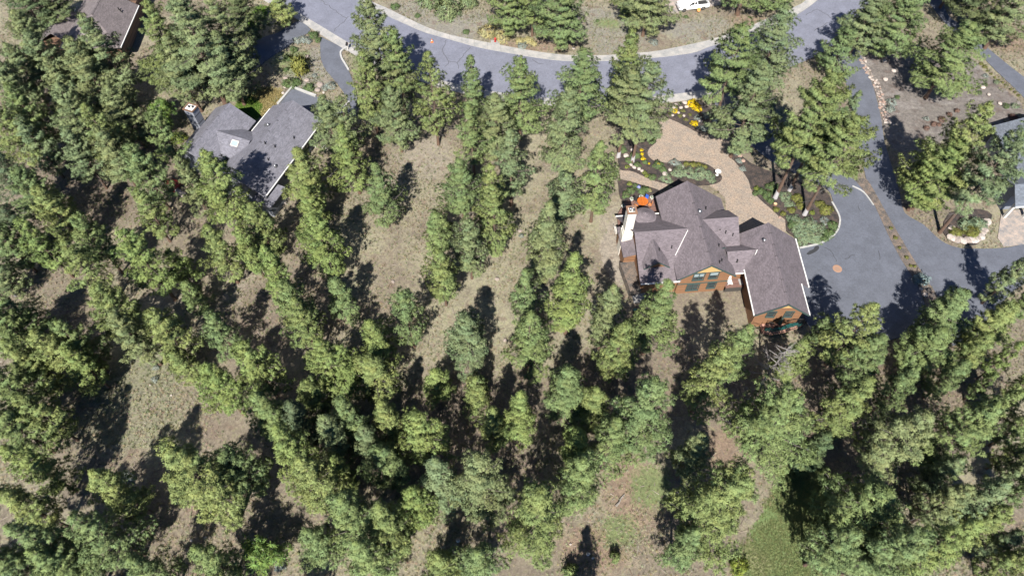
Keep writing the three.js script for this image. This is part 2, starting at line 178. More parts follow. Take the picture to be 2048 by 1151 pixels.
// ---------------------------------------------------------------- layout in metres (x east, z south): outlines and trees
const P = {"road":[[-34.51,-115.52],[-32.42,-113.58],[-29.48,-110.87],[-26.84,-108.5],[-24.92,-106.9],[-23.3,-105.65],[-21.92,-104.6],[-20.87,-103.81],[-20.05,-103.22],[-19.09,-102.57],[-17.75,-101.67],[-16.28,-100.7],[-15.0,-99.91],[-14.14,-99.46],[-13.48,-99.19],[-12.68,-98.87],[-11.6,-98.39],[-10.39,-97.86],[-9.11,-97.32],[-7.8,-96.76],[-6.43,-96.19],[-5.01,-95.67],[-3.54,-95.22],[-2.03,-94.82],[-0.49,-94.42],[1.1,-93.99],[2.71,-93.56],[4.3,-93.18],[5.78,-92.87],[7.22,-92.62],[8.82,-92.45],[10.61,-92.37],[12.55,-92.37],[14.72,-92.45],[17.36,-92.64],[20.23,-92.92],[22.65,-93.18],[24.26,-93.39],[25.41,-93.58],[26.54,-93.8],[27.8,-94.05],[29.04,-94.32],[30.17,-94.67],[30.98,-95.08],[31.69,-95.56],[32.86,-96.18],[34.88,-97.01],[37.37,-97.98],[39.72,-99.0],[41.77,-100.09],[43.68,-101.24],[45.41,-102.3],[46.86,-103.17],[48.12,-103.96],[49.38,-104.87],[50.6,-105.86],[51.82,-106.98],[53.33,-108.5],[55.58,-110.94],[58.12,-113.79],[59.93,-115.82],[68.93,-115.82],[67.25,-113.81],[64.88,-110.98],[62.83,-108.5],[61.54,-106.92],[60.57,-105.69],[59.52,-104.33],[58.3,-102.62],[57.01,-100.78],[55.57,-99.0],[53.97,-97.32],[52.22,-95.69],[50.24,-94.17],[47.99,-92.8],[45.53,-91.53],[42.91,-90.27],[39.98,-88.91],[36.91,-87.56],[34.26,-86.51],[32.37,-85.96],[30.91,-85.72],[29.4,-85.48],[27.74,-85.13],[26.05,-84.78],[24.19,-84.46],[22.08,-84.16],[19.81,-83.89],[17.51,-83.67],[15.16,-83.49],[12.77,-83.37],[10.52,-83.34],[8.66,-83.41],[6.94,-83.58],[4.73,-83.9],[1.61,-84.39],[-1.99,-85.04],[-5.4,-85.83],[-8.37,-86.78],[-11.16,-87.88],[-13.85,-89.08],[-16.53,-90.44],[-19.11,-91.92],[-21.44,-93.31],[-23.4,-94.52],[-25.12,-95.64],[-26.76,-96.81],[-28.34,-98.06],[-29.86,-99.35],[-31.46,-100.7],[-33.06,-102.01],[-34.75,-103.38],[-36.91,-105.15],[-40.18,-107.84],[-43.93,-110.93],[-46.6,-113.13]],"walkN":[[[-32.25,-117.34],[-31.0,-115.72],[-29.19,-113.36],[-27.27,-110.93],[-25.68,-109.07],[-24.6,-108.05],[-23.77,-107.49],[-23.0,-107.08],[-22.11,-106.53],[-21.03,-105.74],[-19.87,-104.89],[-18.7,-104.03],[-17.61,-103.24],[-16.65,-102.54],[-15.77,-101.89],[-14.89,-101.28],[-13.96,-100.7],[-12.96,-100.16],[-11.92,-99.65],[-10.85,-99.18],[-9.75,-98.74],[-8.61,-98.35],[-7.42,-97.99],[-6.23,-97.66],[-5.05,-97.32],[-3.91,-96.97],[-2.78,-96.61],[-1.64,-96.27],[-0.49,-95.93],[0.7,-95.6],[1.9,-95.27],[3.12,-94.95],[4.33,-94.67],[5.51,-94.4],[6.68,-94.16],[7.89,-93.95],[9.2,-93.8],[10.63,-93.72],[12.14,-93.69],[13.73,-93.72],[15.39,-93.8],[17.24,-93.95],[19.25,-94.17],[21.18,-94.42],[22.81,-94.67],[23.96,-94.89],[24.78,-95.1],[25.58,-95.34],[26.62,-95.67],[28.02,-96.08],[29.62,-96.57],[31.3,-97.11],[32.93,-97.71],[34.52,-98.39],[36.12,-99.13],[37.7,-99.91],[39.19,-100.7],[40.6,-101.5],[41.94,-102.33],[43.23,-103.15],[44.47,-103.92],[45.7,-104.63],[46.9,-105.3],[48.01,-105.94],[48.97,-106.53],[49.62,-106.94],[50.05,-107.22],[50.52,-107.65],[51.32,-108.5],[52.72,-110.13],[54.51,-112.28],[56.23,-114.38],[57.41,-115.82]],[[-34.51,-115.52],[-33.07,-114.19],[-30.98,-112.25],[-28.74,-110.2],[-26.84,-108.5],[-25.37,-107.26],[-24.08,-106.24],[-22.94,-105.37],[-21.92,-104.6],[-21.1,-103.98],[-20.45,-103.51],[-19.84,-103.08],[-19.09,-102.57],[-18.11,-101.91],[-17.01,-101.18],[-15.93,-100.48],[-15.0,-99.91],[-14.32,-99.55],[-13.81,-99.32],[-13.31,-99.13],[-12.68,-98.87],[-11.89,-98.52],[-11.01,-98.13],[-10.07,-97.73],[-9.11,-97.32],[-8.13,-96.91],[-7.12,-96.48],[-6.08,-96.06],[-5.01,-95.67],[-3.92,-95.33],[-2.79,-95.02],[-1.65,-94.72],[-0.49,-94.42],[0.69,-94.1],[1.9,-93.77],[3.12,-93.45],[4.3,-93.18],[5.42,-92.94],[6.49,-92.74],[7.6,-92.57],[8.82,-92.45],[10.15,-92.38],[11.56,-92.36],[13.07,-92.38],[14.72,-92.45],[16.65,-92.58],[18.81,-92.78],[20.9,-92.99],[22.65,-93.18],[23.91,-93.34],[24.86,-93.48],[25.68,-93.63],[26.54,-93.8],[27.49,-93.98],[28.43,-94.18],[29.33,-94.4],[30.17,-94.67],[30.81,-94.97],[31.31,-95.3],[31.92,-95.7],[32.86,-96.18],[34.31,-96.78],[36.1,-97.48],[37.99,-98.23],[39.72,-99.0],[41.27,-99.81],[42.75,-100.67],[44.14,-101.52],[45.41,-102.3],[46.52,-102.97],[47.5,-103.56],[48.43,-104.17],[49.38,-104.87],[50.31,-105.62],[51.19,-106.39],[52.16,-107.31],[53.33,-108.5],[54.95,-110.24],[56.88,-112.39],[58.68,-114.42],[59.93,-115.82]]],"walkS":[[[-46.6,-113.13],[-44.76,-111.61],[-42.1,-109.42],[-39.26,-107.08],[-36.91,-105.15],[-35.23,-103.78],[-33.87,-102.67],[-32.67,-101.69],[-31.46,-100.7],[-30.25,-99.68],[-29.1,-98.7],[-27.96,-97.74],[-26.76,-96.81],[-25.53,-95.92],[-24.28,-95.08],[-22.94,-94.23],[-21.44,-93.31],[-19.72,-92.28],[-17.84,-91.18],[-15.86,-90.09],[-13.85,-89.08],[-11.84,-88.17],[-9.78,-87.31],[-7.65,-86.53],[-5.4,-85.83],[-2.88,-85.22],[-0.17,-84.7],[2.46,-84.26],[4.73,-83.9],[6.45,-83.64],[7.82,-83.48],[9.09,-83.39],[10.52,-83.34],[12.19,-83.35],[13.96,-83.42],[15.76,-83.53],[17.51,-83.67],[19.24,-83.83],[20.96,-84.02],[22.63,-84.24],[24.19,-84.46],[25.6,-84.7],[26.91,-84.95],[28.16,-85.22],[29.4,-85.48],[30.75,-85.76],[32.16,-86.06],[33.39,-86.32],[34.26,-86.51]],[[-47.37,-111.66],[-45.49,-110.2],[-42.76,-108.08],[-39.86,-105.82],[-37.47,-103.92],[-35.78,-102.52],[-34.44,-101.35],[-33.26,-100.3],[-32.08,-99.26],[-30.91,-98.24],[-29.83,-97.29],[-28.75,-96.36],[-27.57,-95.42],[-26.32,-94.47],[-25.03,-93.53],[-23.64,-92.58],[-22.07,-91.6],[-20.27,-90.56],[-18.28,-89.48],[-16.2,-88.42],[-14.13,-87.44],[-12.11,-86.54],[-10.1,-85.69],[-8.0,-84.92],[-5.75,-84.23],[-3.17,-83.63],[-0.37,-83.12],[2.36,-82.69],[4.69,-82.34],[6.43,-82.09],[7.78,-81.93],[9.03,-81.83],[10.44,-81.79],[12.09,-81.8],[13.83,-81.87],[15.6,-81.99],[17.37,-82.12],[19.16,-82.28],[20.99,-82.46],[22.76,-82.67],[24.39,-82.89],[25.87,-83.13],[27.23,-83.4],[28.47,-83.67],[29.55,-83.9],[30.49,-84.11],[31.29,-84.3],[31.93,-84.46],[32.38,-84.57]]],"drive2":[[-31.9,-98.61],[-27.5,-95.55],[-28.01,-94.42],[-27.65,-92.94],[-26.72,-91.35],[-25.71,-89.08],[-24.63,-86.17],[-23.76,-82.78],[-23.67,-79.5],[-25.88,-77.91],[-30.4,-77.91],[-34.53,-80.04],[-35.98,-82.12],[-34.42,-86.05],[-30.44,-84.12],[-26.9,-82.67],[-25.52,-82.12],[-25.33,-83.0],[-26.5,-85.48],[-28.38,-88.26],[-30.07,-90.63],[-31.06,-92.94],[-31.62,-96.18]],"drive3":[[-36.16,-102.7],[-34.83,-101.78],[-33.85,-100.44],[-34.21,-99.55],[-35.0,-98.74],[-35.58,-97.96],[-36.16,-97.2],[-36.73,-96.42],[-37.3,-95.67],[-37.86,-95.07],[-38.46,-94.42],[-39.19,-93.53],[-39.96,-92.45],[-40.66,-91.05],[-41.42,-89.68],[-42.41,-88.55],[-43.44,-87.91],[-44.51,-88.16],[-45.28,-89.08],[-45.24,-90.79],[-44.87,-92.69],[-44.57,-94.11],[-44.06,-95.42],[-43.12,-96.84],[-41.96,-98.09],[-40.65,-98.87],[-39.4,-99.52],[-38.56,-100.3],[-37.83,-101.1],[-37.04,-102.14]],"drive_right":[[52.12,-95.17],[52.34,-93.26],[52.63,-90.59],[52.79,-88.26],[52.71,-86.83],[52.5,-85.74],[52.27,-84.46],[52.05,-82.74],[51.81,-80.84],[51.59,-78.97],[51.41,-77.19],[51.26,-75.44],[51.1,-73.77],[50.92,-72.07],[50.74,-70.45],[50.62,-69.32],[50.37,-67.13],[50.5,-66.63],[50.69,-65.9],[50.86,-65.08],[50.98,-64.25],[51.1,-63.34],[51.24,-62.27],[51.44,-60.96],[51.66,-59.48],[51.9,-58.0],[52.14,-56.55],[52.39,-55.1],[52.65,-53.69],[52.92,-52.3],[53.2,-50.96],[53.44,-49.82],[53.63,-49.02],[53.8,-48.43],[53.92,-47.76],[54.0,-46.8],[54.05,-45.76],[54.08,-45.02],[53.44,-40.42],[57.68,-40.42],[59.6,-43.94],[62.27,-46.86],[64.08,-48.33],[66.66,-49.89],[70.0,-50.47],[72.79,-50.67],[75.33,-56.48],[68.21,-55.73],[67.57,-55.54],[66.64,-55.28],[65.56,-55.07],[64.27,-54.97],[62.83,-54.92],[61.58,-54.91],[60.69,-54.9],[59.99,-54.93],[59.32,-55.07],[58.64,-55.33],[57.99,-55.69],[57.39,-56.23],[56.88,-57.04],[56.43,-58.03],[55.92,-58.94],[55.22,-59.63],[54.47,-60.25],[53.98,-61.03],[53.94,-62.07],[54.16,-63.29],[54.37,-64.62],[54.49,-66.09],[54.6,-67.69],[54.71,-69.32],[54.82,-71.0],[54.93,-72.72],[55.07,-74.28],[55.28,-75.58],[55.52,-76.74],[55.75,-77.91],[55.95,-79.14],[56.13,-80.38],[56.3,-81.68],[56.46,-83.06],[56.61,-84.49],[56.73,-85.94],[56.8,-87.42],[56.84,-88.91],[56.87,-90.39],[56.87,-91.88],[56.87,-93.34],[56.9,-94.67],[57.02,-95.89],[57.19,-96.97],[57.31,-97.71]],"drive_main":[[31.1,-83.9],[31.2,-83.09],[31.38,-81.92],[31.73,-80.58],[32.3,-79.11],[33.05,-77.48],[33.94,-75.82],[34.99,-74.08],[36.18,-72.31],[37.39,-70.78],[38.62,-69.65],[39.88,-68.75],[41.09,-67.89],[42.33,-66.99],[43.52,-66.11],[44.37,-65.27],[44.68,-64.43],[44.66,-63.61],[44.62,-62.9],[44.65,-62.35],[44.66,-61.9],[44.68,-61.47],[44.72,-61.04],[44.77,-60.63],[44.78,-60.24],[44.74,-59.89],[44.67,-59.56],[44.55,-59.2],[44.39,-58.78],[44.18,-58.34],[43.92,-57.92],[43.62,-57.53],[43.27,-57.17],[42.87,-56.82],[42.39,-56.48],[41.86,-56.17],[41.34,-55.9],[40.86,-55.7],[40.39,-55.54],[39.89,-55.4],[39.28,-55.24],[38.65,-55.09],[38.2,-54.99],[38.0,-54.66],[36.34,-43.94],[37.53,-41.11],[46.06,-41.11],[50.77,-42.51],[51.97,-43.94],[51.99,-44.72],[52.02,-45.82],[52.04,-46.86],[52.06,-47.65],[52.07,-48.39],[51.98,-49.28],[51.74,-50.44],[51.4,-51.75],[51.1,-53.12],[50.89,-54.49],[50.71,-55.9],[50.55,-57.41],[50.42,-59.15],[50.3,-60.99],[50.14,-62.54],[49.91,-63.61],[49.63,-64.39],[49.38,-65.08],[49.15,-65.76],[48.93,-66.35],[48.78,-66.75],[48.18,-67.7],[47.03,-68.96],[45.36,-70.78],[43.37,-72.97],[41.27,-75.3],[39.35,-77.48],[37.63,-79.5],[36.19,-81.24],[35.17,-82.78],[34.86,-84.28],[34.85,-85.37]],"median":[[48.78,-66.75],[48.93,-66.35],[49.15,-65.76],[49.38,-65.08],[49.63,-64.39],[49.91,-63.61],[50.14,-62.54],[50.3,-60.99],[50.42,-59.15],[50.55,-57.41],[50.71,-55.9],[50.89,-54.49],[51.1,-53.12],[51.4,-51.75],[51.74,-50.44],[51.98,-49.28],[52.07,-48.39],[52.06,-47.65],[52.04,-46.86],[52.02,-45.82],[51.99,-44.72],[51.97,-43.94],[54.08,-45.02],[54.05,-45.76],[54.0,-46.8],[53.92,-47.76],[53.8,-48.43],[53.63,-49.02],[53.44,-49.82],[53.2,-50.96],[52.92,-52.3],[52.65,-53.69],[52.39,-55.1],[52.14,-56.55],[51.9,-58.0],[51.66,-59.48],[51.44,-60.96],[51.24,-62.27],[51.1,-63.34],[50.98,-64.25],[50.86,-65.08],[50.73,-65.9],[50.59,-66.63],[50.37,-67.13],[49.98,-67.28],[49.5,-67.21],[49.16,-67.13]],"curb_bed":[[44.41,-62.9],[44.45,-62.7],[44.51,-62.42],[44.57,-62.1],[44.63,-61.77],[44.68,-61.47],[44.72,-61.21],[44.75,-60.95],[44.77,-60.71],[44.78,-60.47],[44.78,-60.24],[44.76,-60.02],[44.73,-59.82],[44.69,-59.62],[44.63,-59.42],[44.55,-59.2],[44.46,-58.96],[44.35,-58.7],[44.22,-58.43],[44.08,-58.17],[43.92,-57.92],[43.74,-57.69],[43.55,-57.46],[43.34,-57.24],[43.12,-57.03],[42.87,-56.82],[42.59,-56.62],[42.29,-56.42],[41.97,-56.23],[41.65,-56.05],[41.34,-55.9],[41.05,-55.77],[40.77,-55.67],[40.49,-55.57],[40.2,-55.49],[39.89,-55.4],[39.53,-55.31],[39.13,-55.21],[38.73,-55.12],[38.38,-55.04],[38.14,-54.99]],"curb_med":[[48.03,-65.82],[48.27,-65.65],[48.61,-65.41],[48.97,-65.1],[49.28,-64.71],[49.52,-64.15],[49.73,-63.47],[49.9,-62.81],[50.02,-62.36]],"curb_c1":[[-26.99,-96.05],[-27.15,-95.88],[-27.38,-95.65],[-27.63,-95.38],[-27.85,-95.08],[-27.98,-94.79],[-28.01,-94.49],[-27.97,-94.16],[-27.9,-93.83],[-27.79,-93.5],[-27.68,-93.18],[-27.56,-92.88],[-27.41,-92.58],[-27.24,-92.3],[-27.08,-92.01],[-26.92,-91.72],[-26.76,-91.41],[-26.59,-91.07],[-26.42,-90.75],[-26.28,-90.47],[-26.18,-90.27]],"curb_c2":[[-36.02,-82.34],[-34.44,-86.17],[-30.44,-84.12]],"curb_c3":[[-28.42,-83.0],[-28.19,-82.95],[-27.87,-82.87],[-27.5,-82.78],[-27.14,-82.67],[-26.77,-82.51],[-26.36,-82.32],[-25.98,-82.16],[-25.68,-82.12],[-25.47,-82.26],[-25.33,-82.53],[-25.24,-82.81],[-25.17,-83.0]],"path_right":[[75.45,-114.32],[75.35,-111.55],[74.83,-107.7],[74.58,-104.6],[74.91,-103.15],[75.51,-102.46],[76.1,-101.63],[76.56,-100.36],[77.02,-98.95],[77.54,-97.45],[78.19,-95.8],[78.91,-94.05],[79.6,-92.45],[80.15,-91.2],[80.67,-90.09],[81.35,-88.73],[82.53,-86.95],[83.88,-84.92],[84.54,-82.78],[83.97,-79.97],[82.72,-77.06],[81.57,-75.82],[80.8,-77.49],[80.13,-80.85],[79.47,-84.01],[78.77,-86.33],[78.07,-88.46],[77.45,-90.39],[77.01,-91.94],[76.63,-93.29],[76.09,-95.04],[75.15,-97.4],[74.04,-100.16],[73.18,-103.24],[72.65,-107.13],[72.38,-111.34],[72.5,-114.32],[73.36,-115.5],[74.62,-115.45]],"mulch":[[22.12,-79.27],[22.59,-79.56],[23.26,-79.54],[24.03,-79.17],[24.88,-78.6],[25.76,-77.95],[26.59,-77.28],[27.23,-76.68],[27.84,-76.19],[28.56,-75.92],[29.34,-75.82],[30.24,-75.88],[31.1,-76.15],[31.75,-76.72],[32.25,-77.45],[32.56,-78.36],[32.83,-79.05],[33.28,-79.14],[33.62,-78.6],[33.6,-76.93],[33.33,-75.11],[32.73,-74.19],[32.11,-73.42],[31.74,-72.2],[31.62,-71.13],[31.87,-70.86],[32.32,-70.68],[32.86,-69.93],[33.4,-69.1],[33.87,-68.57],[34.17,-68.0],[34.12,-67.04],[33.92,-66.14],[33.71,-65.77],[33.56,-65.56],[33.59,-65.35],[33.77,-64.99],[34.14,-64.19],[34.63,-63.26],[35.2,-62.42],[35.76,-61.65],[36.17,-60.97],[36.54,-60.41],[37.02,-60.11],[37.35,-59.72],[37.39,-58.8],[36.95,-57.83],[35.6,-57.14],[33.9,-56.73],[32.16,-56.66],[30.63,-57.15],[29.75,-58.7],[29.32,-60.59],[29.54,-62.22],[29.7,-63.71],[28.83,-65.05],[27.96,-66.01],[27.94,-66.16],[28.28,-66.08],[28.87,-66.29],[29.48,-66.62],[29.83,-67.07],[29.93,-67.61],[29.65,-68.23],[29.2,-68.86],[28.77,-69.41],[28.27,-69.87],[27.72,-70.2],[27.0,-70.42],[25.9,-70.58],[24.76,-70.62],[23.92,-70.46],[23.21,-70.27],[22.59,-70.23],[22.0,-70.27],[21.31,-70.37],[20.68,-70.58],[20.21,-70.99],[19.9,-71.48],[19.79,-71.92],[19.84,-72.37],[20.05,-72.9],[20.38,-73.42],[20.83,-73.81],[21.24,-74.22],[21.39,-74.84],[21.41,-75.44],[21.28,-75.8],[21.21,-76.08],[21.45,-76.4],[21.82,-76.67],[22.32,-76.81],[22.67,-76.97],[22.44,-77.27],[22.1,-77.72],[22.0,-78.53]],"mulch2":[[15.56,-68.9],[15.84,-68.99],[16.21,-68.88],[16.59,-68.74],[16.93,-68.66],[17.29,-68.55],[17.75,-68.34],[18.38,-67.93],[19.1,-67.4],[19.83,-66.96],[20.63,-66.7],[21.43,-66.53],[21.9,-66.29],[21.86,-65.85],[21.48,-65.34],[20.95,-65.07],[20.32,-65.2],[19.54,-65.56],[18.69,-65.94],[17.7,-66.31],[16.64,-66.71],[15.84,-67.02],[15.48,-67.13],[15.37,-67.15],[15.35,-67.31],[15.34,-67.81],[15.4,-68.45]],"bedN":[[22.48,-79.67],[22.57,-80.05],[22.91,-80.62],[23.45,-81.45],[24.06,-82.22],[24.52,-82.56],[25.09,-82.73],[26.02,-82.89],[27.06,-83.03],[28.12,-83.3],[29.04,-83.38],[29.45,-82.96],[29.84,-82.22],[30.77,-81.12],[31.73,-80.06],[32.41,-79.64],[32.79,-79.27],[32.66,-78.39],[32.25,-77.45],[31.75,-76.71],[31.1,-76.15],[30.24,-75.88],[29.34,-75.82],[28.56,-75.92],[27.84,-76.19],[27.23,-76.68],[26.59,-77.28],[25.76,-77.95],[24.88,-78.6],[24.01,-79.14],[23.26,-79.54],[22.74,-79.6]],"bedI":[[15.6,-76.84],[16.57,-77.14],[17.81,-77.06],[19.03,-76.89],[20.11,-76.62],[20.79,-76.36],[21.21,-76.08],[21.39,-75.8],[21.41,-75.44],[21.39,-74.84],[21.24,-74.22],[20.83,-73.81],[20.38,-73.42],[20.05,-72.9],[19.84,-72.37],[19.79,-71.92],[19.9,-71.48],[20.21,-70.99],[20.68,-70.58],[21.31,-70.37],[22.0,-70.27],[22.59,-70.23],[23.21,-70.27],[23.92,-70.46],[24.76,-70.62],[25.9,-70.58],[27.0,-70.42],[27.72,-70.2],[28.27,-69.87],[28.77,-69.41],[29.2,-68.86],[29.65,-68.23],[29.93,-67.61],[29.83,-67.07],[29.48,-66.62],[28.96,-66.3],[28.28,-66.08],[27.47,-66.0],[26.5,-65.94],[25.31,-65.71],[24.09,-65.56],[23.09,-65.77],[22.1,-66.14],[20.97,-66.5],[19.83,-66.96],[18.72,-67.68],[17.75,-68.34],[17.1,-68.62],[16.59,-68.74],[16.02,-68.72],[15.56,-68.9],[15.39,-69.72],[15.35,-70.93],[15.34,-72.56],[15.39,-74.26],[15.36,-75.74]],"bedW":[[15.33,-67.11],[16.91,-66.62],[18.69,-65.9],[19.92,-65.45],[20.65,-65.02],[20.46,-64.51],[19.95,-64.02],[19.75,-63.62],[19.29,-63.27],[17.93,-62.88],[16.48,-62.7],[15.62,-62.98],[15.11,-63.64],[14.97,-64.89],[15.03,-66.14],[14.96,-66.86]],"bedE":[[37.28,-59.9],[36.98,-60.25],[36.55,-60.51],[36.17,-61.03],[35.74,-61.67],[35.19,-62.44],[34.62,-63.29],[34.09,-64.16],[33.69,-65.07],[33.62,-65.97],[33.57,-66.94],[33.23,-68.11],[32.79,-69.32],[32.23,-70.52],[31.87,-71.57],[32.1,-72.46],[32.66,-72.76],[33.34,-71.75],[34.4,-70.29],[36.19,-69.06],[38.24,-67.89],[40.24,-66.78],[42.04,-65.82],[43.35,-65.2],[44.21,-64.62],[44.43,-63.77],[44.41,-62.9],[44.55,-62.15],[44.68,-61.47],[44.76,-60.83],[44.78,-60.24],[44.69,-59.72],[44.51,-59.2],[44.27,-58.56],[43.92,-57.92],[43.43,-57.35],[42.83,-56.82],[42.11,-56.32],[41.34,-55.9],[40.62,-55.61],[39.89,-55.4],[39.0,-55.13],[38.29,-55.07],[38.19,-55.62],[38.23,-56.32],[37.99,-56.76],[37.68,-57.15],[37.28,-57.51],[36.99,-58.0],[37.14,-58.96]],"bedC":[[58.12,-57.83],[58.19,-57.19],[58.72,-56.82],[59.48,-56.22],[60.35,-55.73],[61.07,-55.48],[61.82,-55.57],[62.76,-56.22],[63.67,-57.15],[64.32,-58.24],[64.86,-59.29],[65.5,-60.01],[65.83,-60.59],[65.5,-61.24],[64.5,-61.65],[62.37,-61.61],[60.16,-61.03],[58.83,-59.45]],"patio":[[67.13,-60.76],[65.12,-56.73],[65.36,-55.24],[69.01,-55.73],[75.33,-56.48],[77.91,-62.36],[69.26,-61.47]],"patio_low":[[14.93,-52.88],[17.08,-53.37],[16.91,-49.74],[14.99,-49.13]],"pad":[[14.99,-49.13],[16.62,-49.43],[17.16,-46.71],[15.37,-46.41]],"truck_drive":[[26.69,-105.15],[27.93,-104.74],[32.91,-106.53],[36.02,-107.09],[39.62,-112.83],[28.62,-117.34],[24.36,-111.37]],"round_bed":[[58.57,-47.99],[58.74,-48.55],[58.91,-48.77],[59.12,-48.97],[59.4,-49.27],[59.72,-49.55],[60.04,-49.74],[60.34,-49.82],[60.64,-49.81],[60.94,-49.74],[61.26,-49.64],[61.59,-49.48],[61.86,-49.13],[62.14,-48.52],[62.36,-47.73],[62.27,-46.86],[61.67,-45.83],[60.76,-44.72],[59.91,-43.94],[59.16,-43.57],[58.48,-43.53],[58.05,-43.94],[58.05,-45.1],[58.31,-46.72]],"tan_path":[[14.3,-56.32],[14.46,-57.74],[14.65,-58.86],[14.52,-59.56],[14.18,-59.72],[13.58,-59.12],[12.89,-58.0],[12.18,-56.42],[11.65,-54.66],[11.55,-52.94],[11.76,-51.45],[12.26,-50.52],[12.93,-49.89],[13.74,-49.17],[14.47,-49.13],[14.85,-50.83],[14.95,-53.04],[14.63,-54.77]],"lawnA":[[-46.51,-100.92],[-46.41,-102.39],[-46.0,-103.95],[-45.34,-104.58],[-44.68,-105.03],[-44.47,-105.9],[-44.23,-106.67],[-43.48,-106.97],[-42.71,-106.91],[-42.3,-106.45],[-42.08,-105.66],[-41.97,-104.56],[-42.12,-103.34],[-42.69,-102.09],[-43.49,-101.07],[-44.41,-100.68],[-45.3,-100.62],[-46.05,-100.55]],"lawnB":[[-42.96,-81.81],[-42.38,-83.36],[-41.22,-84.25],[-40.07,-83.91],[-39.06,-82.89],[-38.58,-81.48],[-38.48,-79.95],[-38.78,-78.59],[-39.3,-77.62],[-39.77,-77.36],[-40.45,-77.88],[-41.89,-79.71]],"lawnB2":[[-41.22,-84.25],[-41.13,-84.96],[-40.55,-85.63],[-39.79,-86.22],[-38.84,-86.6],[-37.72,-86.62],[-36.68,-86.32],[-35.98,-85.68],[-35.65,-84.8],[-35.9,-83.68],[-36.38,-82.62],[-36.73,-82.09],[-37.12,-81.54],[-37.62,-80.06],[-38.15,-79.17],[-38.53,-80.8],[-39.06,-82.89],[-40.24,-83.72]],"lawnG":[[28.95,-24.4],[30.4,-25.86],[31.91,-26.94],[33.24,-27.58],[34.2,-27.22],[34.5,-25.03],[34.21,-21.69],[33.56,-16.87],[31.73,-12.75],[26.72,-11.92],[22.25,-12.75],[22.35,-14.65],[24.03,-17.07],[25.6,-19.18],[27.17,-21.16],[28.07,-22.88]],"cracks":[[[-34.56,-109.49],[-32.45,-107.52],[-30.37,-105.58],[-28.3,-103.44],[-27.26,-104.63],[-26.27,-106.31]],[[-28.3,-103.44],[-28.97,-101.81],[-29.76,-100.06]],[[-10.93,-97.8],[-11.28,-96.3],[-11.22,-94.12],[-10.24,-92.49],[-8.87,-92.19],[-7.95,-93.77],[-6.89,-95.94]],[[-10.24,-92.49],[-10.78,-91.14]],[[-8.87,-92.19],[-8.58,-90.6]],[[3.5,-93.0],[3.9,-91.98],[5.02,-91.73]],[[50.31,-104.39],[51.78,-105.58],[52.73,-105.82],[54.36,-103.92],[55.8,-102.04]],[[50.7,-100.34],[52.11,-101.35],[53.53,-102.37]],[[52.38,-100.06],[53.41,-99.52],[54.4,-98.84]]],"cracks_drive":[[[41.57,-55.1],[42.24,-54.53],[42.56,-53.54],[42.5,-52.84]],[[43.71,-53.12],[44.43,-53.68],[45.15,-53.82]],[[47.99,-61.32],[47.88,-62.24]],[[48.56,-54.53],[48.27,-53.12]]],"stain":[[38.88,-54.06],[39.07,-54.27],[39.36,-54.51],[39.69,-54.68],[39.99,-54.85],[40.14,-55.06],[40.27,-55.25],[40.53,-55.36],[40.76,-55.37],[40.82,-55.18],[40.74,-54.91],[40.49,-54.65],[40.16,-54.4],[39.84,-54.21],[39.53,-54.06],[39.27,-53.94],[39.07,-53.89],[38.92,-53.94]],"soil":[[57.02,-94.8],[58.26,-94.96],[60.06,-95.04],[62.38,-95.31],[64.9,-95.52],[67.25,-95.5],[69.53,-95.28],[71.86,-94.83],[73.81,-94.09],[74.8,-92.92],[75.37,-91.51],[75.82,-90.12],[76.33,-88.32],[77.51,-85.35],[78.39,-82.44],[77.94,-80.79],[76.88,-79.73],[75.71,-79.08],[74.09,-78.51],[71.8,-77.59],[69.04,-76.49],[65.74,-75.07],[62.43,-73.75],[59.57,-72.93],[57.29,-72.6],[55.99,-72.93],[55.39,-73.75],[55.54,-75.05],[55.91,-76.49],[55.88,-77.5],[55.84,-78.71],[56.06,-80.78],[56.35,-83.08],[56.58,-85.21],[56.77,-87.21],[56.9,-88.97],[56.95,-90.59],[56.82,-92.24],[56.7,-93.62],[56.65,-94.38]],"rockline":[[56.97,-92.91],[56.96,-92.49],[56.93,-91.89],[56.91,-91.2],[56.9,-90.51],[56.92,-89.91],[56.98,-89.42],[57.08,-88.98],[57.19,-88.56],[57.29,-88.13],[57.35,-87.65],[57.37,-87.11],[57.37,-86.52],[57.35,-85.92],[57.32,-85.33],[57.29,-84.8],[57.25,-84.34],[57.2,-83.92],[57.15,-83.52],[57.09,-83.11],[57.04,-82.66],[56.98,-82.13],[56.92,-81.54],[56.86,-80.95],[56.81,-80.4],[56.77,-79.94],[56.75,-79.58],[56.75,-79.28],[56.76,-79.04],[56.77,-78.85],[56.77,-78.71]],"wall4":[[64.57,-59.42],[64.45,-59.23],[64.27,-58.96],[64.08,-58.66],[63.89,-58.37],[63.73,-58.11],[63.57,-57.84],[63.4,-57.59],[63.22,-57.34],[63.01,-57.1],[62.79,-56.85],[62.55,-56.63],[62.31,-56.46],[62.06,-56.34],[61.81,-56.26],[61.55,-56.21],[61.28,-56.17],[61.0,-56.14],[60.7,-56.13],[60.4,-56.14],[60.12,-56.17],[59.84,-56.24],[59.55,-56.35],[59.29,-56.45],[59.08,-56.54],[58.92,-56.59],[58.81,-56.63],[58.73,-56.66],[58.67,-56.68]]};
